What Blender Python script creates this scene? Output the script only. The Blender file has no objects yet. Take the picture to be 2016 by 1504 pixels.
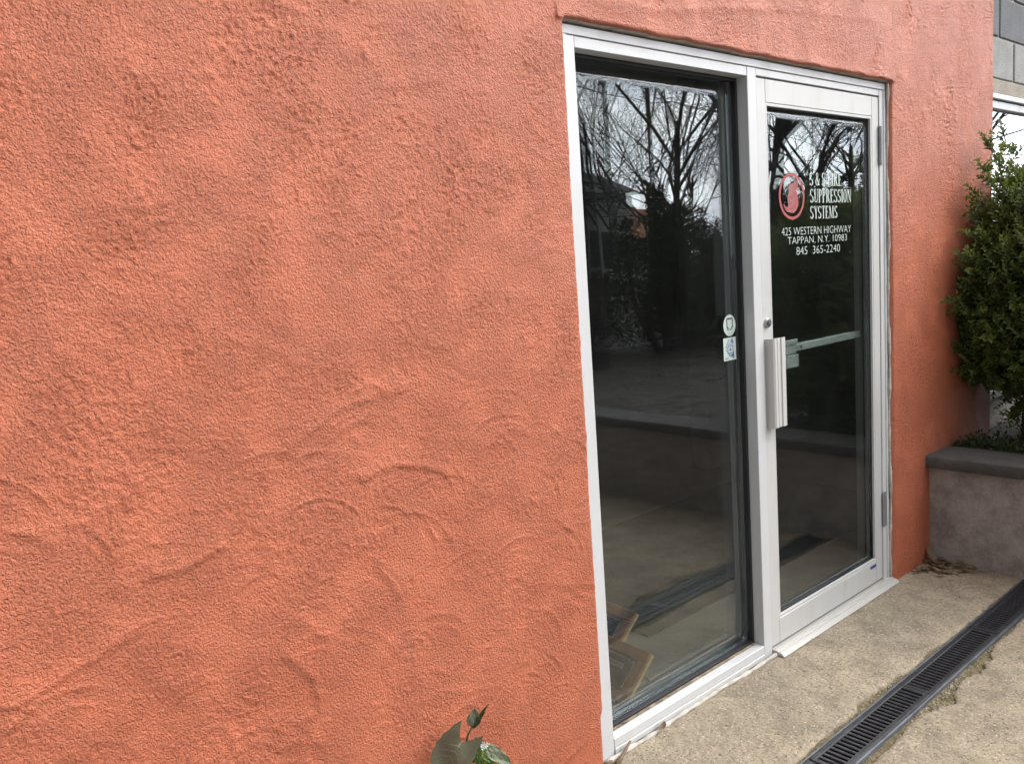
import bpy, math, random
import numpy as np
from mathutils import Vector, Matrix

# ------------------------------------------------------------------ camera, sky, sun, exposure
scene = bpy.context.scene
COL = scene.collection
cam_d = bpy.data.cameras.new('camera')
cam_d.sensor_width = 36.0
cam_d.lens = 1650.23 / 2016.0 * 36.0
cam_d.clip_start = 0.05
cam_d.clip_end = 2000.0
cam = bpy.data.objects.new('camera', cam_d)
COL.objects.link(cam)
_r = Vector((0.75068, -0.65698, -0.06970)); _u = Vector((0.14176, 0.05713, 0.98825)); _f = Vector((0.64528, 0.75174, -0.13602))
cam.matrix_world = Matrix(((_r.x, _u.x, -_f.x, -1.7384), (_r.y, _u.y, -_f.y, -1.6997), (_r.z, _u.z, -_f.z, 1.5388), (0, 0, 0, 1)))
scene.camera = cam

SUN_DIR = Vector((0.66, -0.42, 0.62)).normalized()        # towards the sun
SUN_EL = math.asin(SUN_DIR.z)
SUN_AZ = math.atan2(SUN_DIR.x, SUN_DIR.y)

world = bpy.data.worlds.new('World')
scene.world = world
world.use_nodes = True
wn = world.node_tree.nodes; wl = world.node_tree.links
wn.clear()
w_out = wn.new('ShaderNodeOutputWorld'); w_bg = wn.new('ShaderNodeBackground')
w_sky = wn.new('ShaderNodeTexSky'); w_sky.sky_type = 'NISHITA'; w_sky.sun_disc = False
w_sky.sun_elevation = SUN_EL; w_sky.sun_rotation = SUN_AZ
w_sky.air_density = 1.0; w_sky.dust_density = 2.0
w_tc = wn.new('ShaderNodeTexCoord'); w_map = wn.new('ShaderNodeMapping'); w_map.inputs['Scale'].default_value = (1.0, 1.0, 2.6)
w_n = wn.new('ShaderNodeTexNoise'); w_n.inputs['Scale'].default_value = 3.2; w_n.inputs['Detail'].default_value = 7; w_n.inputs['Roughness'].default_value = 0.55
w_r = wn.new('ShaderNodeValToRGB')
w_r.color_ramp.elements[0].position = 0.36; w_r.color_ramp.elements[0].color = (0.62, 0.62, 0.62, 1)
w_r.color_ramp.elements[1].position = 0.56; w_r.color_ramp.elements[1].color = (1, 1, 1, 1)
w_n2 = wn.new('ShaderNodeTexNoise'); w_n2.inputs['Scale'].default_value = 5.5; w_n2.inputs['Detail'].default_value = 5
w_r2 = wn.new('ShaderNodeValToRGB')
w_r2.color_ramp.elements[0].position = 0.3; w_r2.color_ramp.elements[0].color = (10.0, 11.0, 12.8, 1)
w_r2.color_ramp.elements[1].position = 0.7; w_r2.color_ramp.elements[1].color = (23.0, 23.0, 23.0, 1)
w_mix = wn.new('ShaderNodeMixRGB')
wl.new(w_tc.outputs['Generated'], w_map.inputs['Vector'])
wl.new(w_map.outputs['Vector'], w_n.inputs['Vector']); wl.new(w_map.outputs['Vector'], w_n2.inputs['Vector'])
wl.new(w_n.outputs['Fac'], w_r.inputs['Fac']); wl.new(w_n2.outputs['Fac'], w_r2.inputs['Fac'])
wl.new(w_r.outputs['Color'], w_mix.inputs['Fac']); wl.new(w_sky.outputs['Color'], w_mix.inputs['Color1'])
# thin cloud is brighter towards the sun (forward scattering)
w_dot = wn.new('ShaderNodeVectorMath'); w_dot.operation = 'DOT_PRODUCT'; w_dot.inputs[1].default_value = SUN_DIR
w_nrm = wn.new('ShaderNodeVectorMath'); w_nrm.operation = 'NORMALIZE'
wl.new(w_tc.outputs['Generated'], w_nrm.inputs[0]); wl.new(w_nrm.outputs['Vector'], w_dot.inputs[0])
w_mx = wn.new('ShaderNodeMath'); w_mx.operation = 'MAXIMUM'; w_mx.inputs[1].default_value = 0.0; wl.new(w_dot.outputs['Value'], w_mx.inputs[0])
w_pw = wn.new('ShaderNodeMath'); w_pw.operation = 'POWER'; w_pw.inputs[1].default_value = 4.0; wl.new(w_mx.outputs[0], w_pw.inputs[0])
w_ma = wn.new('ShaderNodeMath'); w_ma.operation = 'MULTIPLY_ADD'; w_ma.inputs[1].default_value = 7.0; w_ma.inputs[2].default_value = 0.45; wl.new(w_pw.outputs[0], w_ma.inputs[0])
w_sc = wn.new('ShaderNodeVectorMath'); w_sc.operation = 'SCALE'; wl.new(w_r2.outputs['Color'], w_sc.inputs[0]); wl.new(w_ma.outputs[0], w_sc.inputs['Scale'])
wl.new(w_sc.outputs['Vector'], w_mix.inputs['Color2'])
wl.new(w_mix.outputs['Color'], w_bg.inputs['Color']); wl.new(w_bg.outputs['Background'], w_out.inputs['Surface'])
w_bg.inputs['Strength'].default_value = 0.12

sun_d = bpy.data.lights.new('sun', 'SUN')
sun_d.energy = 2.0; sun_d.angle = math.radians(10); sun_d.color = (1.0, 0.94, 0.84)
sun = bpy.data.objects.new('sun', sun_d); COL.objects.link(sun)
sun.rotation_euler = SUN_DIR.to_track_quat('Z', 'Y').to_euler()
sun.location = (2, -6, 9)

scene.view_settings.view_transform = 'Standard'
scene.view_settings.look = 'None'
scene.view_settings.gamma = 1.0
scene.view_settings.use_curve_mapping = False
scene.view_settings.exposure = -0.60
scene.render.engine = 'CYCLES'
scene.cycles.transparent_max_bounces = 14
scene.cycles.max_bounces = 6
scene.cycles.diffuse_bounces = 3
scene.cycles.glossy_bounces = 4
scene.cycles.adaptive_threshold = 0.02

RNG = random.Random(7)
NR = np.random.RandomState(11)

# ------------------------------------------------------------------ helpers
def link_mesh(name, verts, faces, mat=None, parent=None, smooth=False):
    me = bpy.data.meshes.new(name)
    me.from_pydata([tuple(v) for v in verts], [], [tuple(f) for f in faces])
    me.update()
    if smooth:
        me.polygons.foreach_set('use_smooth', [True] * len(me.polygons))
    return link_data(name, me, mat, parent)

def link_data(name, me, mat=None, parent=None):
    o = bpy.data.objects.new(name, me)
    COL.objects.link(o)
    if mat is not None and len(me.materials) == 0:
        me.materials.append(mat)
    attach(o, parent)
    return o

def world_loc(o):
    p = Vector((0, 0, 0))
    while o is not None:
        p = p + o.location; o = o.parent
    return p

def attach(o, parent):                       # geometry is in world coordinates; keep it there
    if parent is not None:
        o.parent = parent
        o.location = -world_loc(parent)

def empty(name, loc=(0, 0, 0), parent=None):
    o = bpy.data.objects.new(name, None); COL.objects.link(o)
    o.empty_display_size = 0.1
    o.location = loc
    if parent is not None:
        o.parent = parent
        o.location = Vector(loc) - world_loc(parent)
    return o

def tag(o, label=None, cat=None, group=None, kind=None):
    if label: o['label'] = label
    if cat: o['category'] = cat
    if group: o['group'] = group
    if kind: o['kind'] = kind
    return o

def box_geo(x0, x1, y0, y1, z0, z1, b=0.0015):
    """box with chamfered edges"""
    b = min(b, (x1 - x0) * .3, (y1 - y0) * .3, (z1 - z0) * .3)
    V = []; idx = {}
    X = (x0, x1); Y = (y0, y1); Z = (z0, z1)
    for i in (0, 1):
        for j in (0, 1):
            for k in (0, 1):
                sx = 1 - 2 * i; sy = 1 - 2 * j; sz = 1 - 2 * k
                idx[i, j, k, 0] = len(V); V.append((X[i], Y[j] + sy * b, Z[k] + sz * b))
                idx[i, j, k, 1] = len(V); V.append((X[i] + sx * b, Y[j], Z[k] + sz * b))
                idx[i, j, k, 2] = len(V); V.append((X[i] + sx * b, Y[j] + sy * b, Z[k]))
    F = []
    for i in (0, 1): F.append([idx[i, 0, 0, 0], idx[i, 1, 0, 0], idx[i, 1, 1, 0], idx[i, 0, 1, 0]])
    for j in (0, 1): F.append([idx[0, j, 0, 1], idx[1, j, 0, 1], idx[1, j, 1, 1], idx[0, j, 1, 1]])
    for k in (0, 1): F.append([idx[0, 0, k, 2], idx[1, 0, k, 2], idx[1, 1, k, 2], idx[0, 1, k, 2]])
    for j in (0, 1):
        for k in (0, 1): F.append([idx[0, j, k, 1], idx[1, j, k, 1], idx[1, j, k, 2], idx[0, j, k, 2]])
    for i in (0, 1):
        for k in (0, 1): F.append([idx[i, 0, k, 0], idx[i, 1, k, 0], idx[i, 1, k, 2], idx[i, 0, k, 2]])
    for i in (0, 1):
        for j in (0, 1): F.append([idx[i, j, 0, 0], idx[i, j, 1, 0], idx[i, j, 1, 1], idx[i, j, 0, 1]])
    for i in (0, 1):
        for j in (0, 1):
            for k in (0, 1): F.append([idx[i, j, k, 0], idx[i, j, k, 1], idx[i, j, k, 2]])
    c = Vector(((x0 + x1) / 2, (y0 + y1) / 2, (z0 + z1) / 2))
    for f in F:
        p = [Vector(V[q]) for q in f]
        n = (p[1] - p[0]).cross(p[2] - p[0])
        if n.dot(sum(p, Vector()) / len(p) - c) < 0: f.reverse()
    return V, F

class MB:
    def __init__(s): s.V = []; s.F = []
    def add(s, V, F):
        o = len(s.V); s.V += [tuple(v) for v in V]; s.F += [[q + o for q in f] for f in F]; return s
    def box(s, *a, **k): return s.add(*box_geo(*a, **k))
    def build(s, name, mat, parent=None, smooth=False): return link_mesh(name, s.V, s.F, mat, parent, smooth)

def box(name, dims, mat, parent=None, b=0.0015):
    return MB().box(*dims, b=b).build(name, mat, parent)

def tube(mb, pts, rads, sides=6, cap=True):
    pts = [Vector(p) for p in pts]; n = len(pts)
    t0 = (pts[1] - pts[0]).normalized()
    ref = Vector((0, 0, 1)) if abs(t0.z) < .9 else Vector((1, 0, 0))
    a = t0.cross(ref).normalized(); base = len(mb.V)
    for i, p in enumerate(pts):
        t = (pts[min(i + 1, n - 1)] - pts[max(i - 1, 0)])
        t = t.normalized() if t.length > 1e-9 else t0
        a = (a - t * a.dot(t)); a = a.normalized() if a.length > 1e-6 else t.orthogonal().normalized()
        bb = t.cross(a)
        for k in range(sides):
            an = 2 * math.pi * k / sides
            mb.V.append(tuple(p + (a * math.cos(an) + bb * math.sin(an)) * rads[i]))
    for i in range(n - 1):
        for k in range(sides):
            k2 = (k + 1) % sides
            mb.F.append([base + i * sides + k, base + i * sides + k2, base + (i + 1) * sides + k2, base + (i + 1) * sides + k])
    if cap:
        mb.F.append([base + k for k in reversed(range(sides))])
        mb.F.append([base + (n - 1) * sides + k for k in range(sides)])

def revolve(mb, centre, axis, prof, sides=20):
    """profile: list of (distance along axis, radius)"""
    c = Vector(centre); ax = Vector(axis).normalized(); a = ax.orthogonal().normalized(); b = ax.cross(a); base = len(mb.V)
    for d, r in prof:
        for k in range(sides):
            an = 2 * math.pi * k / sides
            mb.V.append(tuple(c + ax * d + (a * math.cos(an) + b * math.sin(an)) * r))
    for i in range(len(prof) - 1):
        for k in range(sides):
            k2 = (k + 1) % sides
            mb.F.append([base + i * sides + k, base + i * sides + k2, base + (i + 1) * sides + k2, base + (i + 1) * sides + k])
    mb.F.append([base + k for k in reversed(range(sides))]); mb.F.append([base + (len(prof) - 1) * sides + k for k in range(sides)])

def copy_tree(o, parent=None):
    c = o.copy(); COL.objects.link(c); c.parent = parent
    for ch in [q for q in o.children]:
        copy_tree(ch, c)
    return c

# gradient noise on arrays
_perm = np.random.RandomState(3).permutation(4096)
_ang = np.random.RandomState(4).rand(4096) * 2 * np.pi
def pn(x, y, seed=0):
    xi = np.floor(x).astype(np.int64); yi = np.floor(y).astype(np.int64)
    xf = x - xi; yf = y - yi
    u = xf * xf * xf * (xf * (xf * 6 - 15) + 10); v = yf * yf * yf * (yf * (yf * 6 - 15) + 10)
    def g(i, j):
        h = _perm[(i + seed * 57) & 4095]; h = _perm[(h + j) & 4095]
        return _ang[h]
    def d(i, j, fx, fy):
        a = g(i, j); return np.cos(a) * fx + np.sin(a) * fy
    a = d(xi, yi, xf, yf); b = d(xi + 1, yi, xf - 1, yf); c = d(xi, yi + 1, xf, yf - 1); e = d(xi + 1, yi + 1, xf - 1, yf - 1)
    return ((a + u * (b - a)) * (1 - v) + (c + u * (e - c)) * v) * 1.5
def fbm(x, y, octs=3, seed=0, gain=.5):
    s = 0; a = 1.0
    for i in range(octs):
        s = s + a * pn(x * 2 ** i, y * 2 ** i, seed + i * 7); a *= gain
    return s
def sstep(a, b, x):
    t = np.clip((x - a) / (b - a), 0, 1); return t * t * (3 - 2 * t)

def grid_mesh(name, P, keep=None, mat=None, parent=None, smooth=True):
    """P: (n,m,3) array of vertices"""
    n, m, _ = P.shape
    idx = np.arange(n * m).reshape(n, m)
    q = np.stack([idx[:-1, :-1], idx[1:, :-1], idx[1:, 1:], idx[:-1, 1:]], -1)
    if keep is not None: q = q[keep]
    q = q.reshape(-1, 4)
    me = bpy.data.meshes.new(name)
    me.vertices.add(n * m); me.vertices.foreach_set('co', P.reshape(-1).astype(np.float32))
    me.loops.add(len(q) * 4); me.loops.foreach_set('vertex_index', q.reshape(-1).astype(np.int32))
    me.polygons.add(len(q)); me.polygons.foreach_set('loop_start', np.arange(0, len(q) * 4, 4, dtype=np.int32))
    me.polygons.foreach_set('use_smooth', np.full(len(q), smooth))
    me.update(calc_edges=True); me.validate()
    return link_data(name, me, mat, parent)

# ------------------------------------------------------------------ materials
def nm(name):
    m = bpy.data.materials.new(name); m.use_nodes = True
    nt = m.node_tree; b = nt.nodes['Principled BSDF']
    return m, nt, b
def coords(nt):
    return nt.nodes.new('ShaderNodeTexCoord').outputs['Object']
def noise(nt, vec, scale, detail=4, rough=.55, stretch=None):
    if stretch:
        mp = nt.nodes.new('ShaderNodeMapping'); mp.inputs['Scale'].default_value = stretch
        nt.links.new(vec, mp.inputs['Vector']); vec = mp.outputs['Vector']
    n = nt.nodes.new('ShaderNodeTexNoise'); n.inputs['Scale'].default_value = scale
    n.inputs['Detail'].default_value = detail; n.inputs['Roughness'].default_value = rough
    nt.links.new(vec, n.inputs['Vector']); return n.outputs['Fac']
def ramp(nt, fac, stops):
    r = nt.nodes.new('ShaderNodeValToRGB'); e = r.color_ramp.elements
    while len(e) < len(stops): e.new(0.5)
    for i, (p, c) in enumerate(stops):
        e[i].position = p; e[i].color = c if len(c) == 4 else (*c, 1)
    nt.links.new(fac, r.inputs['Fac']); return r.outputs['Color']
def mixc(nt, fac, a, b, mode='MIX'):
    n = nt.nodes.new('ShaderNodeMixRGB'); n.blend_type = mode
    for s, v in (('Fac', fac), ('Color1', a), ('Color2', b)):
        if isinstance(v, (int, float)): n.inputs[s].default_value = v
        elif isinstance(v, tuple): n.inputs[s].default_value = (*v, 1) if len(v) == 3 else v
        else: nt.links.new(v, n.inputs[s])
    return n.outputs['Color']
def bump(nt, h, strength, dist, prev=None):
    b = nt.nodes.new('ShaderNodeBump'); b.inputs['Strength'].default_value = strength; b.inputs['Distance'].default_value = dist
    nt.links.new(h, b.inputs['Height'])
    if prev is not None: nt.links.new(prev, b.inputs['Normal'])
    return b.outputs['Normal']
G = lambda v: (v, v, v)

def simple(name, col, rough=.5, metal=0.0, var=.12, vscale=8, bs=0, bscale=200, bdist=.001, spec=.5):
    m, nt, b = nm(name); c = coords(nt)
    n = noise(nt, c, vscale, 5)
    lo = tuple(x * (1 - var) for x in col); hi = tuple(min(1, x * (1 + var)) for x in col)
    nt.links.new(ramp(nt, n, [(.3, lo), (.7, hi)]), b.inputs['Base Color'])
    b.inputs['Roughness'].default_value = rough; b.inputs['Metallic'].default_value = metal
    b.inputs['Specular IOR Level'].default_value = spec
    if bs: nt.links.new(bump(nt, noise(nt, c, bscale, 3), bs, bdist), b.inputs['Normal'])
    return m

def stucco_mat():
    m, nt, b = nm('orange_stucco_paint'); c = coords(nt)
    big = noise(nt, c, 2.3, 2)
    med = noise(nt, c, 14, 3, .6, (1, 1, .55))
    col = ramp(nt, big, [(.3, (.560, .150, .068)), (.7, (.615, .177, .085))])
    col = mixc(nt, ramp(nt, med, [(.40, G(.16)), (.62, G(0.0))]), col, (.46, .115, .058))
    # soot streaks, sparse
    st = noise(nt, c, 5, 4, .65, (1.6, 1, .45))
    col = mixc(nt, ramp(nt, st, [(.60, G(0)), (.78, G(.38))]), col, (.36, .105, .065))
    col = mixc(nt, ramp(nt, noise(nt, c, 230, 2, .6), [(.36, G(.22)), (.54, G(0))]), col, (.42, .103, .044))
    col = mixc(nt, ramp(nt, noise(nt, c, 34, 3, .7), [(.66, G(0)), (.76, G(.45))]), col, (.72, .30, .18))
    nt.links.new(col, b.inputs['Base Color'])
    b.inputs['Roughness'].default_value = .50; b.inputs['Specular IOR Level'].default_value = .50
    rot = nt.nodes.new('ShaderNodeMapping'); rot.inputs['Rotation'].default_value = (0, .62, 0); nt.links.new(c, rot.inputs['Vector'])
    h = noise(nt, rot.outputs['Vector'], 165, 3, .66, (1.12, 1, .9))
    mk = ramp(nt, noise(nt, c, 7.5, 2, .6), [(.33, G(.50)), (.60, G(1.0))])
    n1 = bump(nt, mixc(nt, 1.0, h, mk, 'MULTIPLY'), 1.0, .0145)
    n2 = bump(nt, noise(nt, c, 300, 2, .6), 1.0, .0034, n1)
    nt.links.new(n2, b.inputs['Normal'])
    return m
M_STUCCO = stucco_mat()
M_MORTAR = simple('grey_caulk', (.42, .38, .33), .9, var=.3, vscale=30, bs=.6, bscale=120, bdist=.003)

def alu_mat(name, col, dirt=.25):
    m, nt, b = nm(name); c = coords(nt)
    n = noise(nt, c, 3.2, 5, .6)
    s = noise(nt, c, 6, 5, .6, (2.5, 2.5, .5))
    col2 = ramp(nt, n, [(.3, tuple(x * .95 for x in col)), (.7, col)])
    col2 = mixc(nt, ramp(nt, s, [(.52, G(0)), (.80, G(dirt))]), col2, (.45, .40, .31))
    sp = noise(nt, c, 55, 3, .6)
    col2 = mixc(nt, ramp(nt, sp, [(.68, G(0)), (.76, G(.35))]), col2, (.38, .33, .26))
    nt.links.new(col2, b.inputs['Base Color'])
    b.inputs['Metallic'].default_value = .12
    nt.links.new(ramp(nt, s, [(.3, G(.36)), (.8, G(.6))]), b.inputs['Roughness'])
    nt.links.new(bump(nt, noise(nt, c, 420, 2), .06, .0004), b.inputs['Normal'])
    return m
M_ALU = alu_mat('white_aluminium', (.565, .56, .555), .32)
M_ALU_DOOR = alu_mat('door_aluminium', (.54, .528, .508), .45)
M_ALU_GREY = alu_mat('mill_aluminium', (.55, .53, .50), .2)
M_HINGE = simple('hinge_metal', (.30, .30, .31), .4, .6)
M_THRESH = alu_mat('threshold_aluminium', (.50, .47, .43), .5)
M_BLACK = simple('black_rubber', (.016, .016, .018), .55, var=.3)
M_SPACER = simple('grey_spacer', (.10, .105, .11), .5, .3)
M_STEEL = simple('lock_steel', (.45, .44, .42), .28, .9)
M_DARKHOLE = simple('dark_recess', (.012, .012, .012), .9)

def glass_mat(name, gain, base, tint, dust=.0026):
    m, nt, b = nm(name); nt.nodes.remove(b)
    out = nt.nodes['Material Output']
    tr = nt.nodes.new('ShaderNodeBsdfTransparent'); tr.inputs['Color'].default_value = (*tint, 1)
    gl = nt.nodes.new('ShaderNodeBsdfGlossy'); gl.inputs['Roughness'].default_value = 0.0; gl.inputs['Color'].default_value = (.95, .97, 1, 1)
    ge = nt.nodes.new('ShaderNodeNewGeometry'); dt = nt.nodes.new('ShaderNodeVectorMath'); dt.operation = 'DOT_PRODUCT'
    nt.links.new(ge.outputs['Incoming'], dt.inputs[0]); nt.links.new(ge.outputs['Normal'], dt.inputs[1])
    ab = nt.nodes.new('ShaderNodeMath'); ab.operation = 'ABSOLUTE'; nt.links.new(dt.outputs['Value'], ab.inputs[0])
    om = nt.nodes.new('ShaderNodeMath'); om.operation = 'SUBTRACT'; om.inputs[0].default_value = 1.0; nt.links.new(ab.outputs[0], om.inputs[1])
    pw = nt.nodes.new('ShaderNodeMath'); pw.operation = 'POWER'; pw.inputs[1].default_value = 5.0; nt.links.new(om.outputs[0], pw.inputs[0])
    ma = nt.nodes.new('ShaderNodeMath'); ma.operation = 'MULTIPLY_ADD'; ma.inputs[1].default_value = gain; ma.inputs[2].default_value = base; ma.use_clamp = True
    mx = nt.nodes.new('ShaderNodeMixShader')
    nt.links.new(pw.outputs[0], ma.inputs[0]); nt.links.new(ma.outputs[0], mx.inputs['Fac'])
    nt.links.new(tr.outputs[0], mx.inputs[1]); nt.links.new(gl.outputs[0], mx.inputs[2])
    df = nt.nodes.new('ShaderNodeBsdfDiffuse'); df.inputs['Color'].default_value = (.62, .62, .60, 1)
    du = nt.nodes.new('ShaderNodeMixShader'); c = coords(nt)
    sm = ramp(nt, noise(nt, c, 4, 5, .65, (1, 1, .6)), [(.35, G(dust * .6)), (.70, G(dust * 1.7))])
    nt.links.new(sm, du.inputs['Fac']); nt.links.new(mx.outputs[0], du.inputs[1]); nt.links.new(df.outputs[0], du.inputs[2]); nt.links.new(du.outputs[0], out.inputs['Surface'])
    return m
M_GLASS = glass_mat('clear_glazing', .95, 0.060, (.905, .925, .915))
M_GLASS_FAR = glass_mat('reflective_glazing', .9, 0.40, (.6, .63, .62))

def concrete_mat():
    m, nt, b = nm('weathered_concrete'); c = coords(nt)
    big = noise(nt, c, 2.1, 6, .62); med = noise(nt, c, 8, 7, .7); fine = noise(nt, c, 75, 5, .72)
    col = ramp(nt, big, [(.32, (.28, .22, .148)), (.46, (.365, .295, .205)), (.58, (.315, .255, .18)), (.72, (.245, .20, .145))])
    col = mixc(nt, ramp(nt, med, [(.36, G(.65)), (.52, G(0))]), col, (.165, .135, .095))
    col = mixc(nt, ramp(nt, med, [(.56, G(0)), (.74, G(.6))]), col, (.50, .43, .31))
    col = mixc(nt, ramp(nt, fine, [(.36, G(.75)), (.52, G(0))]), col, (.17, .14, .10))
    vo = nt.nodes.new('ShaderNodeTexVoronoi'); vo.inputs['Scale'].default_value = 150; nt.links.new(c, vo.inputs['Vector'])
    hs = nt.nodes.new('ShaderNodeSeparateColor'); nt.links.new(vo.outputs['Color'], hs.inputs['Color'])
    agg = mixc(nt, 1.0, ramp(nt, hs.outputs[0], [(.84, G(0)), (.90, G(.85))]), ramp(nt, vo.outputs['Distance'], [(.30, G(1)), (.46, G(0))]), 'MULTIPLY')
    col = mixc(nt, agg, col, (.54, .47, .36))
    dk = mixc(nt, 1.0, ramp(nt, hs.outputs[1], [(.87, G(0)), (.92, G(.95))]), ramp(nt, vo.outputs['Distance'], [(.30, G(1)), (.46, G(0))]), 'MULTIPLY')
    col = mixc(nt, dk, col, (.075, .06, .045))
    st = noise(nt, c, 3.4, 7, .68, (1, 1.6, 1))
    col = mixc(nt, ramp(nt, st, [(.52, G(0)), (.70, G(.45))]), col, (.21, .17, .12))
    pits = noise(nt, c, 48, 4, .65)
    col = mixc(nt, ramp(nt, pits, [(.63, G(0)), (.69, G(.9))]), col, (.07, .058, .045))
    nt.links.new(col, b.inputs['Base Color']); b.inputs['Roughness'].default_value = .88; b.inputs['Specular IOR Level'].default_value = .25
    n1 = bump(nt, fine, .9, .006); n2 = bump(nt, noise(nt, c, 260, 2), .6, .002, n1)
    nt.links.new(n2, b.inputs['Normal']); return m
M_CONC = concrete_mat()

def planter_mat(name, cols, stain):
    m, nt, b = nm(name); c = coords(nt)
    big = noise(nt, c, 3.2, 6, .62); med = noise(nt, c, 12, 6, .7)
    col = ramp(nt, big, [(.30, cols[0]), (.52, cols[1]), (.70, cols[2])])
    col = mixc(nt, ramp(nt, med, [(.36, G(.6)), (.56, G(0))]), col, stain)
    col = mixc(nt, ramp(nt, noise(nt, c, 130, 3, .7), [(.34, G(.35)), (.52, G(0))]), col, stain)
    nt.links.new(col, b.inputs['Base Color']); b.inputs['Roughness'].default_value = .9; b.inputs['Specular IOR Level'].default_value = .25
    n1 = bump(nt, noise(nt, c, 45, 6, .7), .5, .004); n2 = bump(nt, noise(nt, c, 240, 2), .4, .001, n1)
    nt.links.new(n2, b.inputs['Normal']); return m
M_PLANTER = planter_mat('stained_render', ((.27, .235, .205), (.36, .32, .29), (.33, .305, .285)), (.15, .13, .11))
M_CAP = planter_mat('dark_cap_stone', ((.08, .077, .07), (.105, .10, .093), (.12, .115, .107)), (.05, .047, .043))
def block_mat(name, a, bcol):
    m, nt, b = nm(name); c = coords(nt)
    oi = nt.nodes.new('ShaderNodeObjectInfo')
    col = mixc(nt, ramp(nt, noise(nt, c, 9, 6, .65), [(.35, G(0)), (.65, G(1))]), a, bcol)
    col = mixc(nt, .18, col, ramp(nt, oi.outputs['Random'], [(0, tuple(x * .6 for x in a)), (1, bcol)]))
    col = mixc(nt, ramp(nt, noise(nt, c, 110, 4, .7), [(.34, G(.7)), (.50, G(0))]), col, tuple(x * .5 for x in a))
    nt.links.new(col, b.inputs['Base Color']); b.inputs['Roughness'].default_value = .92
    nt.links.new(bump(nt, noise(nt, c, 120, 5, .75), .9, .006), b.inputs['Normal']); return m
M_BLOCK = block_mat('dark_grey_block', (.15, .15, .155), (.20, .20, .205))
M_BLOCK_L = block_mat('pale_grey_block', (.30, .29, .275), (.40, .39, .365))
M_LINTEL = block_mat('tan_lintel', (.36, .31, .245), (.43, .38, .31))
M_IRON = simple('black_cast_grate', (.017, .017, .019), .5, .1, var=.5, vscale=40, bs=.35, bscale=300, bdist=.001)
M_RAIL = simple('galvanised_rail', (.085, .09, .10), .45, .45, var=.35, vscale=14)
M_MOSSBED = None
def moss_mat():
    m, nt, b = nm('mossy_mortar'); c = coords(nt)
    n = noise(nt, c, 22, 6, .7); g = noise(nt, c, 120, 4, .7)
    col = ramp(nt, n, [(.35, (.10, .085, .035)), (.5, (.16, .125, .06)), (.66, (.22, .17, .10))])
    col = mixc(nt, ramp(nt, g, [(.60, G(0)), (.70, G(.8))]), col, (.38, .33, .25))
    col = mixc(nt, ramp(nt, g, [(.34, G(.8)), (.46, G(0))]), col, (.045, .04, .02))
    nt.links.new(col, b.inputs['Base Color']); b.inputs['Roughness'].default_value = .95
    nt.links.new(bump(nt, g, .9, .006), b.inputs['Normal']); return m
M_MOSS = moss_mat()
M_SOIL = simple('dark_soil', (.045, .036, .027), .95, var=.5, vscale=6, bs=.9, bscale=60, bdist=.01)
M_GROUND = simple('rough_ground', (.10, .095, .07), .95, var=.35, vscale=.6, bs=.6, bscale=10, bdist=.03)

def leaf_mat(name, a, b_, trans=.35, rough=.45, scale=6):
    m, nt, b = nm(name); c = coords(nt)
    n = noise(nt, c, scale, 4)
    oi = nt.nodes.new('ShaderNodeNewGeometry')
    col = ramp(nt, n, [(.35, a), (.65, b_)])
    col = mixc(nt, .5, col, ramp(nt, oi.outputs['Random Per Island'], [(0, tuple(x * .7 for x in a)), (1, tuple(min(1, x * 1.25) for x in b_))]))
    nt.links.new(col, b.inputs['Base Color']); b.inputs['Roughness'].default_value = rough
    out = nt.nodes['Material Output']
    tl = nt.nodes.new('ShaderNodeBsdfTranslucent'); nt.links.new(col, tl.inputs['Color'])
    mx = nt.nodes.new('ShaderNodeMixShader'); mx.inputs['Fac'].default_value = trans
    nt.links.new(b.outputs[0], mx.inputs[1]); nt.links.new(tl.outputs[0], mx.inputs[2]); nt.links.new(mx.outputs[0], out.inputs['Surface'])
    return m
M_BOX = leaf_mat('boxwood_leaf', (.065, .110, .024), (.13, .19, .042), .34, .36)
M_BOXLIT = leaf_mat('boxwood_lit_leaf', (.11, .155, .03), (.19, .24, .05), .42, .4)  # lighter copy of the boxwood leaf: backlight on upper leaves put into the colour
M_EVG = leaf_mat('evergreen_leaf', (.018, .030, .010), (.040, .055, .016), .2, .6, 3)
M_IVY = leaf_mat('ground_cover_leaf', (.035, .055, .018), (.07, .10, .03), .3, .45)
M_DRY = leaf_mat('dry_leaf', (.11, .068, .038), (.22, .15, .088), .15, .8, 20)
M_DARKLEAF = leaf_mat('dark_fallen_leaf', (.045, .030, .018), (.10, .068, .042), .1, .8, 20)  # dry leaf colour darkened so the bed mirrors dimmer in the glass
M_BARK = simple('bark', (.085, .068, .055), .95, var=.45, vscale=9, bs=.8, bscale=40, bdist=.012)
M_BARKD = simple('dark_bark', (.035, .03, .027), .95, var=.4, vscale=9, bs=.8, bscale=40, bdist=.012)
M_BARKP = simple('pale_bark', (.20, .185, .165), .9, var=.3, vscale=9, bs=.4, bscale=40, bdist=.006)
M_TWIG = simple('shrub_twig', (.10, .07, .045), .9, var=.3)
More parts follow.
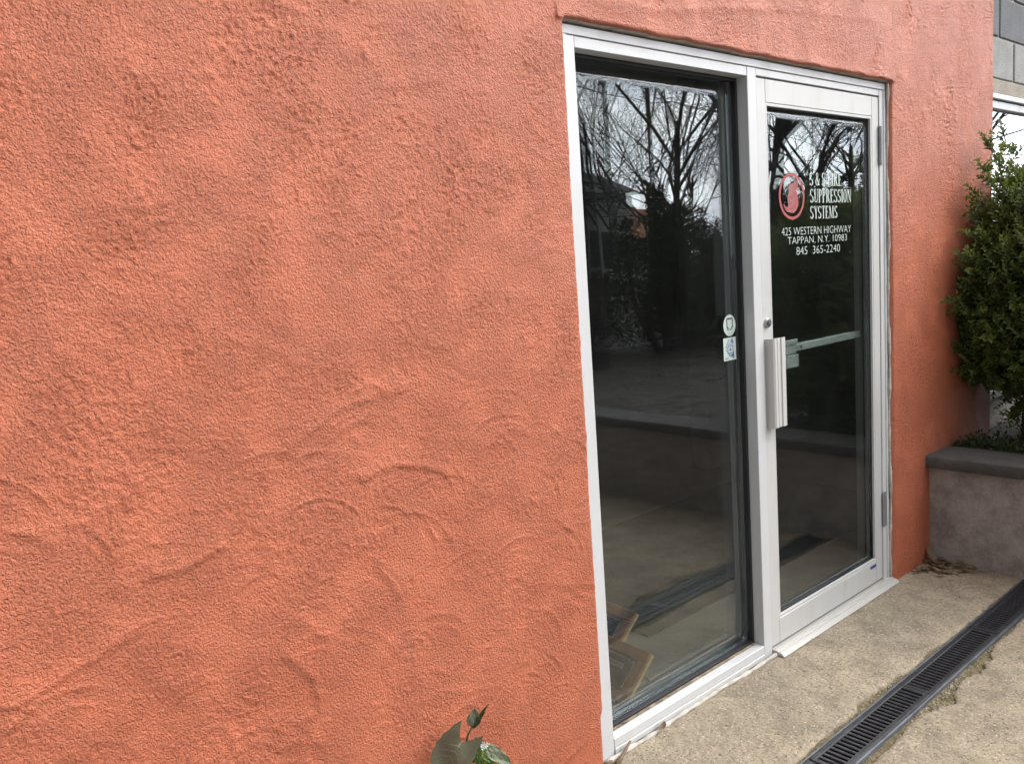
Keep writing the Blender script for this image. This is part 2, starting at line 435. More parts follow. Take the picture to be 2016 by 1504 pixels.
def weed_mat(name, a, b_, vein):
    m, nt, b = nm(name); c = coords(nt)
    col = ramp(nt, noise(nt, c, 28, 5, .6), [(.34, a), (.66, b_)])
    col = mixc(nt, ramp(nt, noise(nt, c, 160, 3, .6), [(.55, G(0)), (.75, G(.35))]), col, vein)
    nt.links.new(col, b.inputs['Base Color']); b.inputs['Roughness'].default_value = .55
    nt.links.new(bump(nt, noise(nt, c, 150, 3), .35, .002), b.inputs['Normal'])
    out = nt.nodes['Material Output']; tl = nt.nodes.new('ShaderNodeBsdfTranslucent'); nt.links.new(col, tl.inputs['Color'])
    mx = nt.nodes.new('ShaderNodeMixShader'); mx.inputs['Fac'].default_value = .22
    nt.links.new(b.outputs[0], mx.inputs[1]); nt.links.new(tl.outputs[0], mx.inputs[2]); nt.links.new(mx.outputs[0], out.inputs['Surface'])
    return m
M_WEED = weed_mat('weed_leaf_dull', (.150, .125, .085), (.165, .180, .100), (.20, .13, .10))
M_WEEDP = weed_mat('weed_leaf_pale', (.16, .20, .11), (.20, .23, .14), (.22, .22, .16))
M_WEEDG = weed_mat('weed_leaf_fresh', (.085, .16, .022), (.16, .24, .04), (.20, .26, .07))
M_WEEDN = weed_mat('weed_leaf_narrow', (.05, .065, .02), (.085, .105, .035), (.12, .12, .06))
M_VEIN = simple('weed_vein', (.21, .20, .13), .6, var=.2)
M_STEM = simple('weed_stem', (.07, .055, .03), .6, var=.3, vscale=40)
M_PETAL = simple('white_petal', (.80, .80, .74), .6, var=.06)
M_WOOD = simple('plaque_wood', (.28, .095, .035), .35, var=.45, vscale=14)
M_WOODE = simple('plaque_edge', (.55, .36, .15), .5, var=.25, vscale=30)
M_PLATE = simple('black_plate', (.012, .012, .014), .25, .2)
M_SILVER = simple('silver_trim', (.6, .6, .58), .3, .8)
M_WIRE = simple('dark_wire', (.05, .045, .04), .4, .7)
M_IFLOOR = simple('interior_floor_tile', (.22, .19, .16), .55, var=.18, vscale=5)
M_IWALL = simple('interior_wall_paint', (.20, .185, .17), .9, var=.08, vscale=1.5)
M_ICEIL = simple('interior_ceiling_paint', (.35, .34, .32), .9)
M_MAT = simple('dark_mat_fibre', (.030, .027, .024), .98, var=.35, vscale=60, bs=.9, bscale=300, bdist=.003)
M_BAR = simple('pale_bar_metal', (.60, .62, .61), .4, .3)
M_BOARD = simple('dark_board_face', (.018, .016, .015), .5)
M_LETTER = simple('pale_vinyl_lettering', (.50, .56, .51), .6, var=.05)
M_RED = simple('red_vinyl', (.34, .06, .06), .6, var=.15, vscale=60)
M_PINK = simple('faded_red_vinyl', (.30, .10, .10), .6, var=.2, vscale=60)
M_STICK = simple('sticker_paper', (.50, .57, .52), .55, var=.05)
M_INK = simple('black_ink', (.02, .022, .025), .6)
M_BLUE = simple('blue_ink', (.10, .14, .30), .6)
M_LABEL = simple('blue_label', (.03, .05, .22), .4, var=.5, vscale=220)
M_SIDING = simple('white_siding', (.60, .60, .60), .8, var=.06)
M_ROOFG = simple('grey_shingle', (.10, .10, .105), .9, var=.3, vscale=12)
M_ROOFO = simple('orange_roof', (.42, .16, .06), .9, var=.3, vscale=12)

# ------------------------------------------------------------------ ground and pavement
WALL_Y = -0.025
OX0, OX1, OZ1 = -0.026, 1.912, 2.193          # opening in the wall
XEND = 3.05                                    # right-hand corner of the building
PLX = 2.275                                    # planter face

def sheet(name, x0, x1, y0, y1, z, mat, parent=None, n=2, amp=0, fr=1):
    xs = np.linspace(x0, x1, n); ys = np.linspace(y0, y1, n)
    X, Y = np.meshgrid(xs, ys, indexing='ij'); Z = z + amp * fbm(X * fr, Y * fr, 3, 5)
    return grid_mesh(name, np.stack([X, Y, Z], -1), None, mat, parent)
tag(sheet('ground', -300, 300, -300, 300, -0.16, M_GROUND), kind='structure')

DY0, DY1 = -0.437, -0.561                      # outer edges of the drain
def gap_near(x):
    g = 0.006 + .010 * np.abs(fbm(x * 6, x * 0 + 3.3, 3, 21))
    g = g + .030 * np.exp(-((x - .93) / .16) ** 2) * (1 + .5 * pn(x * 22, x * 0 + 1.7, 5)) + .016 * np.exp(-((x - .55) / .2) ** 2) + .014 * np.exp(-((x - 1.35) / .09) ** 2)
    return np.maximum(g, .002)
def gap_far(x):
    g = 0.006 + .012 * np.abs(fbm(x * 5, x * 0 + 9.1, 3, 31))
    g = g + .040 * np.exp(-((x - 1.33) / .13) ** 2) * (1 + .6 * pn(x * 20, x * 0 + 4.1, 8)) + .050 * np.exp(-((x - 1.03) / .10) ** 2) * (1 + .5 * pn(x * 26, x * 0 + 6.6, 9)) + .02 * np.exp(-((x - .62) / .16) ** 2)
    return np.maximum(g, .002)

def slab(name, edge_fn, far_y, x0, x1, nx, ny, power):
    xs = np.linspace(x0, x1, nx); v = np.linspace(0, 1, ny) ** power
    e = edge_fn(xs)
    X = np.repeat(xs[:, None], ny, 1); Y = e[:, None] + (far_y - e[:, None]) * v[None]
    d = np.abs(Y - e[:, None])
    Z = .0022 * fbm(X * 9, Y * 9, 3, 41) + .0010 * fbm(X * 60, Y * 60, 2, 43) - .006 * np.exp(-d / .008)
    pit = fbm(X * 42, Y * 42, 2, 47); Z = Z - .0025 * sstep(.55, .9, pit)
    P = np.stack([X, Y, Z], -1)
    skirt = P[:, :1].copy(); skirt[..., 2] = -.05
    return tag(grid_mesh(name, np.concatenate([skirt, P], 1), None, M_CONC), kind='structure')
slab('pavement', lambda x: DY0 + gap_near(x), 0.10, -.24, PLX + .02, 1000, 130, 1.0)
slab('pavement', lambda x: DY1 - gap_far(x), -9.0, -.24, PLX + .02, 1000, 170, 2.2)
tag(sheet('added_asphalt', -60, -.255, -60, -.60, -.012, simple('added_asphalt_surface', (.055, .053, .05), .92, var=.3, vscale=4, bs=.8, bscale=160, bdist=.006), None, 60, .004, .8), kind='structure')  # unseen dark ground, added to cut bounce light low on the wall
tag(sheet('soil_strip', -20, -.25, -.60, -.015, -.004, M_SOIL, None, 160, .010, 9), kind='structure')
# mossy mortar bed that the drain is set in
xs = np.linspace(-.24, PLX, 1000); ys = np.linspace(-.66, -.345, 70)
X, Y = np.meshgrid(xs, ys, indexing='ij')
Z = -.013 + .004 * fbm(X * 30, Y * 30, 3, 51) + .003 * np.abs(fbm(X * 90, Y * 90, 2, 53))
inside = (Y < DY0 - .006) & (Y > DY1 + .006)
kf = ~(inside[:-1, :-1] & inside[1:, 1:])
tag(grid_mesh('mortar_bed', np.stack([X, Y, Z], -1), kf, M_MOSS), kind='structure')

# ------------------------------------------------------------------ the orange building
building = empty('stucco_building', (0, 0, 0))
tag(building, 'orange stucco building with a white aluminium glass door and sidelight', 'building')

def build_stucco():
    def lines(segs):
        out = []
        for a, b, s in segs:
            n = max(1, int(round((b - a) / s))); out += list(np.linspace(a, b, n, endpoint=False))
        out.append(segs[-1][1]); return np.array(out)
    xs = lines([(-3.6, -1.7, .02), (-1.7, OX0, .0038), (OX0, OX1, .0075), (OX1, XEND, .0065)])
    zs = lines([(-.06, OZ1, .0042), (OZ1, 2.95, .0042), (2.95, 3.7, .02)])
    X, Z = np.meshgrid(xs, zs, indexing='ij')
    # swirl-like domain warp gives the trowelled drag of the finish
    wx = .03 * fbm(X * 3.1, Z * 3.1, 2, 61); wz = .03 * fbm(X * 3.1, Z * 3.1, 2, 63)
    U = X + wx; W = Z + wz
    H = .0032 * fbm(X * 1.6, Z * 1.6, 2, 65) + .0016 * fbm(U * 5.5, W * 5.5, 3, 67)
    rough = sstep(-.35, .55, fbm(U * 5.0, W * 3.6, 3, 69)) 
    rough = .30 + .72 * rough + .35 * sstep(1.2, 2.2, Z) * sstep(.3, -1.2, X) - .16 * sstep(1.3, .8, Z)
    a = .62
    ca, sa = np.cos(a), np.sin(a)
    P1 = (U * ca + W * sa); P2 = (-U * sa + W * ca)
    g2 = pn(P1 * 125, P2 * 150, 73)
    lump = sstep(.15, .9, fbm(P1 * 30, P2 * 42, 2, 75))
    b3 = np.abs(pn(P1 * 27 + 5, P2 * 40, 175))
    HG = rough * (.0012 * pn(P1 * 66, P2 * 50, 177) + .0020 * pn(P1 * 140, P2 * 112, 179) + .0011 * g2 + .0026 * b3 * lump); FL = np.ones_like(H)
    # clotted rough patches, mostly high on the wall
    clot = sstep(.30, .75, fbm(U * 4.2 + 9, W * 2.6, 3, 77)) * (.25 + .75 * sstep(1.1, 1.9, Z))
    HG = HG + clot * (.0065 * np.abs(pn(P1 * 34, P2 * 48, 79)) - .0012)
    # pits
    pit = fbm(X * 26, Z * 26, 2, 81); H = H - .0035 * sstep(.86, 1.12, pit)
    # trowel strokes: ridge on one side, drop on the other
    def stroke(pts, amp, w, fall, side=1, ridge=.5):
        nonlocal H
        pts = np.array(pts); x0, z0 = pts.min(0) - .22; x1, z1 = pts.max(0) + .22
        i0, i1 = np.searchsorted(xs, (x0, x1)); j0, j1 = np.searchsorted(zs, (z0, z1))
        if i1 - i0 < 2 or j1 - j0 < 2: return
        xx = U[i0:i1, j0:j1] - wx[i0:i1, j0:j1] * .75; zz = W[i0:i1, j0:j1] - wz[i0:i1, j0:j1] * .75
        best = np.full(xx.shape, 9.); sg = np.zeros(xx.shape); al = np.zeros(xx.shape)
        L = np.concatenate([[0], np.cumsum(np.hypot(*np.diff(pts, axis=0).T))])
        for k in range(len(pts) - 1):
            p, q = pts[k], pts[k + 1]; d = q - p; l2 = d @ d
            t = np.clip(((xx - p[0]) * d[0] + (zz - p[1]) * d[1]) / l2, 0, 1)
            ex = xx - p[0] - t * d[0]; ez = zz - p[1] - t * d[1]; r = np.hypot(ex, ez)
            m = r < best; best[m] = r[m]; sg[m] = np.sign(d[0] * ez - d[1] * ex)[m]; al[m] = ((L[k] + t * (L[k + 1] - L[k])) / L[-1])[m]
        s = best * sg * side; fall = fall * .55
        env = sstep(0, .18, al) * sstep(1, .82, al)
        env = env * np.where((al <= 0) | (al >= 1), 0, 1)
        w = w * 1.5; prof = ridge * np.exp(-(s / w) ** 2) + (1 / (1 + np.exp(-s / (w * .40)))) * np.exp(-np.maximum(s, 0) / fall)
        H[i0:i1, j0:j1] += 1.25 * amp * env * prof * (.8 + .3 * pn(xx * 40, zz * 40, 83))
    S = stroke
    S([(-.441, 1.053), (-.397, 1.091), (-.334, 1.116), (-.279, 1.101), (-.239, 1.066)], .0026, .006, .05, 1)
    S([(-.442, 1.038), (-.384, 1.089), (-.33, 1.089), (-.298, 1.051)], .0018, .005, .03, -1)
    S([(-.834, 1.084), (-.792, 1.088), (-.768, 1.069), (-.729, 1.084), (-.673, 1.086), (-.6, 1.066), (-.525, 1.035), (-.481, 1.036)], .0030, .006, .05, 1, .8)
    S([(-1.014, 1.159), (-.958, 1.173), (-.868, 1.217), (-.805, 1.251), (-.737, 1.261), (-.654, 1.265), (-.536, 1.286)], .0030, .006, .045, 1, .3)
    S([(-.781, 1.284), (-.743, 1.301), (-.692, 1.28), (-.678, 1.25)], .0022, .005, .03, -1)
    S([(-.775, .9), (-.753, .855), (-.726, .802), (-.714, .749)], .0024, .006, .05, 1)
    S([(-1.60, .84), (-1.501, .835), (-1.463, .844), (-1.416, .86), (-1.373, .865), (-1.305, .89), (-1.26, .91)], .0034, .005, .04, 1, .4)
    S([(-1.287, .988), (-1.24, .988), (-1.191, .988), (-1.142, 1.004), (-1.10, 1.02)], .0034, .006, .05, 1, .8)
    S([(-1.007, .825), (-.958, .809), (-.915, .761), (-.893, .719)], .0026, .007, .06, -1)
    S([(-1.045, .746), (-.998, .716), (-.953, .657), (-.942, .602), (-.949, .575), (-1.02, .567)], .0030, .006, .05, 1, .7)
    S([(-1.067, .522), (-1.02, .525), (-.974, .513), (-.938, .479)], .0026, .006, .05, 1)
    S([(-.657, 1.959), (-.592, 1.966), (-.536, 1.967), (-.503, 1.982), (-.465, 1.987), (-.428, 1.982)], .0024, .004, .03, 1, .1)
    S([(-.914, 2.103), (-.866, 2.102), (-.833, 2.098), (-.792, 2.092)], .0034, .004, .04, 1, .1)
    S([(-.738, 1.863), (-.715, 1.856), (-.694, 1.839)], .0030, .004, .03, 1, .1)
    S([(.0, 2.25), (.122, 2.264), (.393, 2.274), (.737, 2.329), (1.1, 2.36)], .0035, .009, .07, -1, .5)
    S([(.75, 2.33), (1.2, 2.38), (1.9, 2.42)], .0022, .008, .05, 1, .4)
    rr = np.random.RandomState(5)
    for k in range(120):
        cx = rr.uniform(-1.75, 0.0) if k < 100 else rr.uniform(1.95, 3.0)
        cz = rr.uniform(.35, 2.25) if k % 3 else rr.uniform(.35, 1.35)
        R = rr.uniform(.04, .19); a0 = rr.uniform(.2, 2.2); a1 = a0 + rr.uniform(.7, 1.7)
        t = np.linspace(a0, a1, 7); sq = rr.uniform(.5, 1.0); ro = rr.uniform(-.5, .3)
        px = R * np.cos(t); pz = R * sq * np.sin(t)
        S(np.stack([cx + px * math.cos(ro) - pz * math.sin(ro), cz + px * math.sin(ro) + pz * math.cos(ro)], 1), rr.uniform(.0007, .0022) * (1.0 if cz < 1.35 else .7), rr.uniform(.005, .009), rr.uniform(.02, .06), rr.choice((-1, 1)), rr.uniform(.2, .7))
    # overlapping sweeps of the trowel: concentric arcs with a flattened track between them
    def sweep(cx, cz, R, wid, a0, a1, amp, flat):
        nonlocal H, FL
        i0, i1 = np.searchsorted(xs, (cx - R - .06, cx + R + .06)); j0, j1 = np.searchsorted(zs, (cz - R - .06, cz + R + .06))
        if i1 - i0 < 3 or j1 - j0 < 3: return
        xx = X[i0:i1, j0:j1] + .012 * pn(X[i0:i1, j0:j1] * 7, Z[i0:i1, j0:j1] * 7, 201); zz = Z[i0:i1, j0:j1] + .012 * pn(X[i0:i1, j0:j1] * 7 + 9, Z[i0:i1, j0:j1] * 7, 203)
        r = np.hypot(xx - cx, zz - cz); an = (np.degrees(np.arctan2(zz - cz, xx - cx)) - a0) % 360
        env = sstep(0, 45, an) * sstep(a1 - a0, a1 - a0 - 45, an) * (an < a1 - a0)
        br = .65 + .5 * pn(xx * 22, zz * 22, 205)
        s1 = r - R; s2 = r - (R - wid)
        out = np.exp(-(s1 / .0050) ** 2) + .55 * np.exp(-np.maximum(-s1, 0) / (wid * .6)) * (s1 < 0) * .0
        inn = .7 * np.exp(-(s2 / .0042) ** 2)
        track = ((s1 < 0) & (s2 > 0)) * 1.0
        H[i0:i1, j0:j1] += 1.5 * env * br * amp * (out + inn - .30 * track)
        FL[i0:i1, j0:j1] *= 1 - flat * env * track
    rs = np.random.RandomState(77)
    for gx in np.arange(-1.55, .0, .135):
        for gz in np.arange(.30, 1.30, .125):
            if rs.rand() < .18: continue
            cx = gx + rs.uniform(-.06, .06); cz = gz + rs.uniform(-.06, .06) - .08
            fade = float(sstep(1.35, 1.0, np.array(cz)))
            R = rs.uniform(.07, .20); a0 = rs.uniform(-25, 50); a1 = a0 + rs.uniform(85, 150)
            sweep(cx, cz, R, rs.uniform(.014, .034), a0, a1, rs.uniform(.0007, .0024) * (.3 + .7 * fade), rs.uniform(.2, .6))
    for k in range(26):
        sweep(rs.uniform(-1.7, .0), rs.uniform(1.25, 2.2), rs.uniform(.08, .25), rs.uniform(.02, .05), *(lambda q: (q, q + rs.uniform(40, 90)))(rs.uniform(0, 360)), rs.uniform(.0008, .0018), rs.uniform(.2, .6))
    H = H + HG * FL
    # thin first coat showing at the foot of the wall beside the frame
    arc = np.array([(-.030, .196), (-.043, .178), (-.077, .14), (-.119, .112), (-.173, .104), (-.206, .095), (-.30, .06), (-.34, -.06)])
    za = np.interp(X, arc[::-1, 0], arc[::-1, 1]) + .005 * pn(X * 45, Z * 0 + .5, 85) + .003 * pn(X * 110, Z * 0 + .5, 86)
    dd = (za - Z); below = sstep(-.002, .003, dd) * (X > -.34) * (X < OX0 + .003)
    H = H * (1 - .72 * below) - .0085 * below + .0022 * np.exp(-(np.minimum(dd, 0) / .012) ** 2) * (dd < 0) * (X > -.34) * (X < OX0 + .003)
    # rounded edges at the opening and at the corner
    dx = np.maximum(np.maximum(OX0 - X, X - OX1), 0); dz = np.maximum(Z - OZ1, 0); d = np.hypot(dx, dz)
    r = .014
    H = H - np.where(d < r, r - np.sqrt(np.maximum(r * r - (r - d) ** 2, 0)), 0)
    dc = XEND - X; H = H - np.where(dc < .02, .02 - np.sqrt(np.maximum(.0004 - (.02 - dc) ** 2, 0)), 0)
    # swollen uneven lip over the frame
    lip = np.exp(-dz / .03) * (Z >= OZ1 - 1e-6) * (X > OX0 - .03) * (X < OX1 + .03)
    H = H + lip * (.006 + .006 * fbm(X * 5, Z * 0, 2, 87))
    near = np.exp(-d / .03)
    XX = X + near * .0014 * fbm(Z * 14, X * 0 + 2, 3, 89) * (dx > -1) * np.where(np.abs(X - OX0) < .15, 1, np.where(np.abs(X - OX1) < .15, .5, 0))
    ZZ = Z + np.where(Z >= OZ1 - 1e-6, near * (.004 * fbm(X * 9, Z * 0 + 2, 3, 91) + .004), 0)
    Y = WALL_Y - H
    P = np.stack([XX, Y, ZZ], -1)
    i0 = np.searchsorted(xs, OX0 - 1e-6); i1 = np.searchsorted(xs, OX1 - 1e-6); j1 = np.searchsorted(zs, OZ1 - 1e-6)
    keep = np.ones((len(xs) - 1, len(zs) - 1), bool); keep[i0:i1, :j1] = False
    # corner return and top
    ret = np.stack([P[-1].copy() for _ in range(4)], 0)
    for k, yy in enumerate((.0, .03, .06, .5)): ret[k, :, 1] = yy; ret[k, :, 0] = XEND + .004 * fbm(zs * 8, zs * 0 + k, 2, 93)
    P = np.concatenate([P, ret], 0); keep = np.concatenate([keep, np.ones((4, len(zs) - 1), bool)], 0)
    o = grid_mesh('wall', P, keep, M_STUCCO, building)
    # reveals of the opening
    L = P[i0, :j1 + 1]; T = P[i0:i1 + 1, j1]; Rr = P[i1, :j1 + 1]
    for nme, line, fix in (('reveal', L, ('x', OX0)), ('reveal', T, ('z', OZ1)), ('reveal', Rr, ('x', OX1))):
        rows = [line.copy()]
        for yy, wgt in ((-.006, .6), (.02, .2), (.128, 0)):
            q = line.copy(); q[:, 1] = yy
            ax = 0 if fix[0] == 'x' else 2
            q[:, ax] = fix[1] + (line[:, ax] - fix[1]) * wgt
            rows.append(q)
        grid_mesh(nme, np.stack(rows, 0), None, M_MORTAR, building)
build_stucco()

# the room behind the glass
def panel(name, corners, mat, parent):
    return link_mesh(name, corners, [(0, 1, 2, 3)], mat, parent)
RX0, RX1, RY0, RY1, RZ0, RZ1 = -1.6, 6.0, .128, 3.6, .018, 2.75
room = [('interior_floor', ((RX0, .10, RZ0), (RX1, .10, RZ0), (RX1, RY1, RZ0), (RX0, RY1, RZ0)), M_IFLOOR),
        ('interior_ceiling', ((RX0, RY0, RZ1), (RX1, RY0, RZ1), (RX1, RY1, RZ1), (RX0, RY1, RZ1)), M_ICEIL),
        ('interior_wall', ((RX0, RY1, 0), (RX1, RY1, 0), (RX1, RY1, RZ1), (RX0, RY1, RZ1)), M_IWALL),
        ('interior_wall', ((RX0, RY0, 0), (RX0, RY1, 0), (RX0, RY1, RZ1), (RX0, RY0, RZ1)), M_IWALL),
        ('interior_wall', ((RX1, RY0, 0), (RX1, RY1, 0), (RX1, RY1, RZ1), (RX1, RY0, RZ1)), M_IWALL),
        ('interior_wall', ((RX0, RY0, 0), (OX0, RY0, 0), (OX0, RY0, RZ1), (RX0, RY0, RZ1)), M_IWALL),
        ('interior_wall', ((OX1, RY0, 0), (RX1, RY0, 0), (RX1, RY0, RZ1), (OX1, RY0, RZ1)), M_IWALL),
        ('interior_wall', ((OX0, RY0, OZ1), (OX1, RY0, OZ1), (OX1, RY0, RZ1), (OX0, RY0, RZ1)), M_IWALL)]
for n_, c_, m_ in room: panel(n_, c_, m_, building)
box('roof', (-3.6, XEND, -.03, 4.0, 3.7, 3.85), M_MORTAR, building, .01)

# ------------------------------------------------------------------ aluminium entrance frame
frame = empty('entrance_frame', (0.95, 0, 0), building)
FT = 2.1898; SEAM = 2.163
X0, XI, X1, X2, XD, X3 = -.017, .0366, .8834, .9371, 1.8558, 1.9096
FD = .122
box('head_channel', (X0 - .002, X3 + .001, -.003, FD, SEAM + .0012, FT), M_ALU, frame)
box('jamb', (X0, XI, 0, FD, 0.0, SEAM), M_ALU, frame)
box('jamb_strip', (X0 - .004, X0 + .020, -.0035, .004, 0.0, SEAM), M_ALU, frame, .001)
box('mullion', (X1, X2, 0, FD, 0.0, SEAM), M_ALU, frame)
box('jamb', (XD, X3, 0, FD, 0.0, SEAM), M_ALU, frame)
box('jamb_strip', (X3 - .022, X3 + .001, -.004, .004, 0.0, SEAM), M_ALU, frame, .001)
box('header', (XI + .0008, X1 - .0008, .001, FD - .001, 2.1314, SEAM), M_ALU, frame)
box('header', (X2 + .0008, XD - .0008, .001, FD - .001, 2.138, SEAM), M_ALU, frame)
box('sill', (XI + .0008, X1 - .0008, -.001, FD - .001, .0245, .0556), M_ALU, frame)
box('sub_sill', (XI + .0008, X1 - .0008, -.004, FD - .002, .004, .0235), M_ALU_DOOR, frame)
mb = MB()
tube(mb, [(x, -.012 - .003 * math.sin(x * 9), .004 + .0015 * math.sin(x * 23)) for x in np.linspace(-.02, X2 + .01, 40)], [.0075 + .002 * math.sin(i * 1.7) for i in range(40)], 6)
mb.build('sealant_bead', M_MORTAR, frame, True)
mb = MB()
V = [(X2 + .004, -.048, .003), (X2 + .004, -.040, .012), (X2 + .004, -.012, .0195), (X2 + .004, .05, .0195), (X2 + .004, .09, .004)]
n = len(V); V2 = [(X3 - .002, y, z) for _, y, z in V]
mb.add(V + V2, [[i, i + 1, n + i + 1, n + i] for i in range(n - 1)] + [list(range(n)), list(range(2 * n - 1, n - 1, -1))])
mb.build('threshold', M_THRESH, frame)
for k, y in enumerate((-.030, -.018)):
    box('threshold_rib', (X2 + .006, X3 - .004, y, y + .0035, .010, .0185 + .0025 * k), M_THRESH, frame, .0008)
# caulk smear down the right-hand reveal
mb = MB()
tube(mb, [(OX1 - .004, -.008 + .003 * math.sin(z * 11), z) for z in np.linspace(.0, OZ1 - .005, 60)], [.006 + .0022 * math.sin(i * 1.1) + .0012 * math.sin(i * 3.7) for i in range(60)], 6)
mb.build('sealant_bead', M_MORTAR, frame, True)

# ------------------------------------------------------------------ sidelight
side = empty('sidelight_window', (.46, .06, .0556), building)
def ring(name, x0, x1, z0, z1, t, y0, y1, mat, parent):
    """four bars lining an opening"""
    for d in ((x0, x1, y0, y1, z1 - t, z1), (x0, x1, y0, y1, z0, z0 + t), (x0, x0 + t, y0, y1, z0 + t + .0004, z1 - t - .0004), (x1 - t, x1, y0, y1, z0 + t + .0004, z1 - t - .0004)):
        box(name, d, mat, parent, .0008)
SX0, SX1, SZ0, SZ1 = XI + .0006, X1 - .0006, .0560, 2.1310
ring('gasket', SX0, SX1, SZ0, SZ1, .011, .042, .0615, M_BLACK, side)
ring('spacer_bar', SX0, SX1, SZ0, SZ1, .012, .0665, .0805, M_SPACER, side)
ring('inner_gasket', SX0, SX1, SZ0, SZ1, .007, .0855, .094, M_BLACK, side)
box('setting_dirt', (SX0 + .01, SX1 - .01, .030, .0415, SZ0, SZ0 + .004), simple('sill_grime', (.20, .15, .10), .95, var=.7, vscale=40, bs=.8, bscale=120, bdist=.004), side, .001)
def pane(name, x0, x1, z0, z1, y, th, bow, seed, parent, mat, wob=0.0, nx=18, nz=36):
    u = np.linspace(-1, 1, nx); v = np.linspace(-1, 1, nz)
    Uu, Vv = np.meshgrid(u, v, indexing='ij')
    Xp = x0 + (Uu + 1) / 2 * (x1 - x0); Zp = z0 + (Vv + 1) / 2 * (z1 - z0)
    Y = y + bow * (1 - Uu ** 2) * (1 - Vv ** 2) + wob * fbm(Xp * 2.3, Zp * 2.3, 2, seed)
    A = np.stack([Xp, Y, Zp], -1)
    g = grid_mesh(name, A, None, mat, parent)
    sd = g.modifiers.new('thickness', 'SOLIDIFY'); sd.thickness = th; sd.offset = -1
    return g
pane('pane', SX0 + .002, SX1 - .002, SZ0 + .002, SZ1 - .002, .062, .0042, -.0012, 101, side, M_GLASS, .00018)
pane('pane', SX0 + .002, SX1 - .002, SZ0 + .002, SZ1 - .002, .081, .0042, .0016, 103, side, M_GLASS, .00012)
# stickers on the inside face of the outer pane (they read from outside)
def disc(mb, cx, cz, rx, rz, y, n=28, r0=0.0, a0=0, a1=2 * math.pi, ri=None):
    base = len(mb.V)
    if r0 == 0:
        mb.V.append((cx, y, cz))
        for k in range(n): a = 2 * math.pi * k / n; mb.V.append((cx + rx * math.cos(a), y, cz + rz * math.sin(a)))
        for k in range(n): mb.F.append([base, base + 1 + k, base + 1 + (k + 1) % n])
    else:
        m = n + 1
        for k in range(m):
            a = a0 + (a1 - a0) * k / n
            mb.V.append((cx + rx * math.cos(a), y, cz + rz * math.sin(a)))
        for k in range(m):
            a = a0 + (a1 - a0) * k / n; q = ri(a) if ri else (rx * r0, rz * r0)
            mb.V.append((cx + q[0] * math.cos(a), y, cz + q[1] * math.sin(a)))
        for k in range(n): mb.F.append([base + k, base + k + 1, base + m + k + 1, base + m + k])
def rect(mb, x0, x1, z0, z1, y): mb.add([(x0, y, z0), (x1, y, z0), (x1, y, z1), (x0, y, z1)], [[0, 1, 2, 3]])
def line(mb, pts, w, y):
    for (ax, az), (bx, bz) in zip(pts[:-1], pts[1:]):
        L = math.hypot(bx - ax, bz - az); nx, nz = -(bz - az) / L * w / 2, (bx - ax) / L * w / 2
        mb.add([(ax + nx, y, az + nz), (bx + nx, y, bz + nz), (bx - nx, y, bz - nz), (ax - nx, y, az - nz)], [[0, 1, 2, 3]]); y -= .00003
def text_mesh(name, s, x0, x1, z0, z1, y, mat, parent, bold=0.0, gap=.33):
    cu = bpy.data.curves.new(name, 'FONT'); cu.body = s; cu.resolution_u = 3; cu.offset = bold
    to = bpy.data.objects.new(name, cu); COL.objects.link(to)
    bpy.context.view_layer.update()
    dg = bpy.context.evaluated_depsgraph_get()
    me = bpy.data.meshes.new_from_object(to.evaluated_get(dg))
    COL.objects.unlink(to); bpy.data.objects.remove(to)
    co = np.zeros(len(me.vertices) * 3); me.vertices.foreach_get('co', co); co = co.reshape(-1, 3)
    mn, mx = co.min(0), co.max(0)
    out = np.empty_like(co)
    out[:, 0] = x0 + (co[:, 0] - mn[0]) / (mx[0] - mn[0]) * (x1 - x0)
    out[:, 2] = z0 + (co[:, 1] - mn[1]) / (mx[1] - mn[1]) * (z1 - z0)
    out[:, 1] = y
    faces = [tuple(p.vertices) for p in me.polygons]
    fx = sorted([(min(out[v, 0] for v in f), max(out[v, 0] for v in f), f) for f in faces])
    words = []; end = -9
    for a, b, f in fx:
        if a - end > gap * (z1 - z0): words.append([])
        words[-1].append(f); end = max(end, b)
    bpy.data.meshes.remove(me); res = None
    for w in words:
        ids = sorted({v for f in w for v in f}); mp = {v: k for k, v in enumerate(ids)}
        res = link_mesh(name, [tuple(out[v]) for v in ids], [[mp[v] for v in f] for f in w], mat, parent)
    return res
YS = .0598
mb = MB(); disc(mb, .8165, 1.276, .0375, .0385, YS); o = mb.build('round_sticker', M_STICK, side); o['label'] = 'round pale sticker with a black bracket mark'
mb = MB()
line(mb, [(.8085, 1.268), (.8005, 1.268), (.8005, 1.300), (.8335, 1.300), (.8335, 1.268), (.8255, 1.268)], .005, YS - .0003); mb.build('sticker_mark', M_INK, side)
text_mesh('sticker_text', 'NFPA', .7985, .8350, 1.2575, 1.2650, YS - .0003, M_INK, side, .012)
text_mesh('sticker_text', '2002-2003', .803, .831, 1.2460, 1.2490, YS - .0003, M_SPACER, side)
mb = MB(); rect(mb, .7755, .8515, 1.150, 1.232, YS); o = mb.build('square_sticker', M_STICK, side); o['label'] = 'square pale sticker with a blue diamond mark'
mb = MB()
line(mb, [(.788, 1.196), (.811, 1.226)], .003, YS - .0003)
line(mb, [(.829, 1.229), (.790, 1.188), (.834, 1.156), (.829, 1.229)], .0018, YS - .0005)
line(mb, [(.800, 1.200), (.832, 1.200), (.832, 1.176), (.800, 1.176), (.800, 1.200)], .0022, YS - .0008)
line(mb, [(.802, 1.206), (.830, 1.206)], .0018, YS - .0011); line(mb, [(.804, 1.173), (.816, 1.164), (.828, 1.173)], .002, YS - .0012)
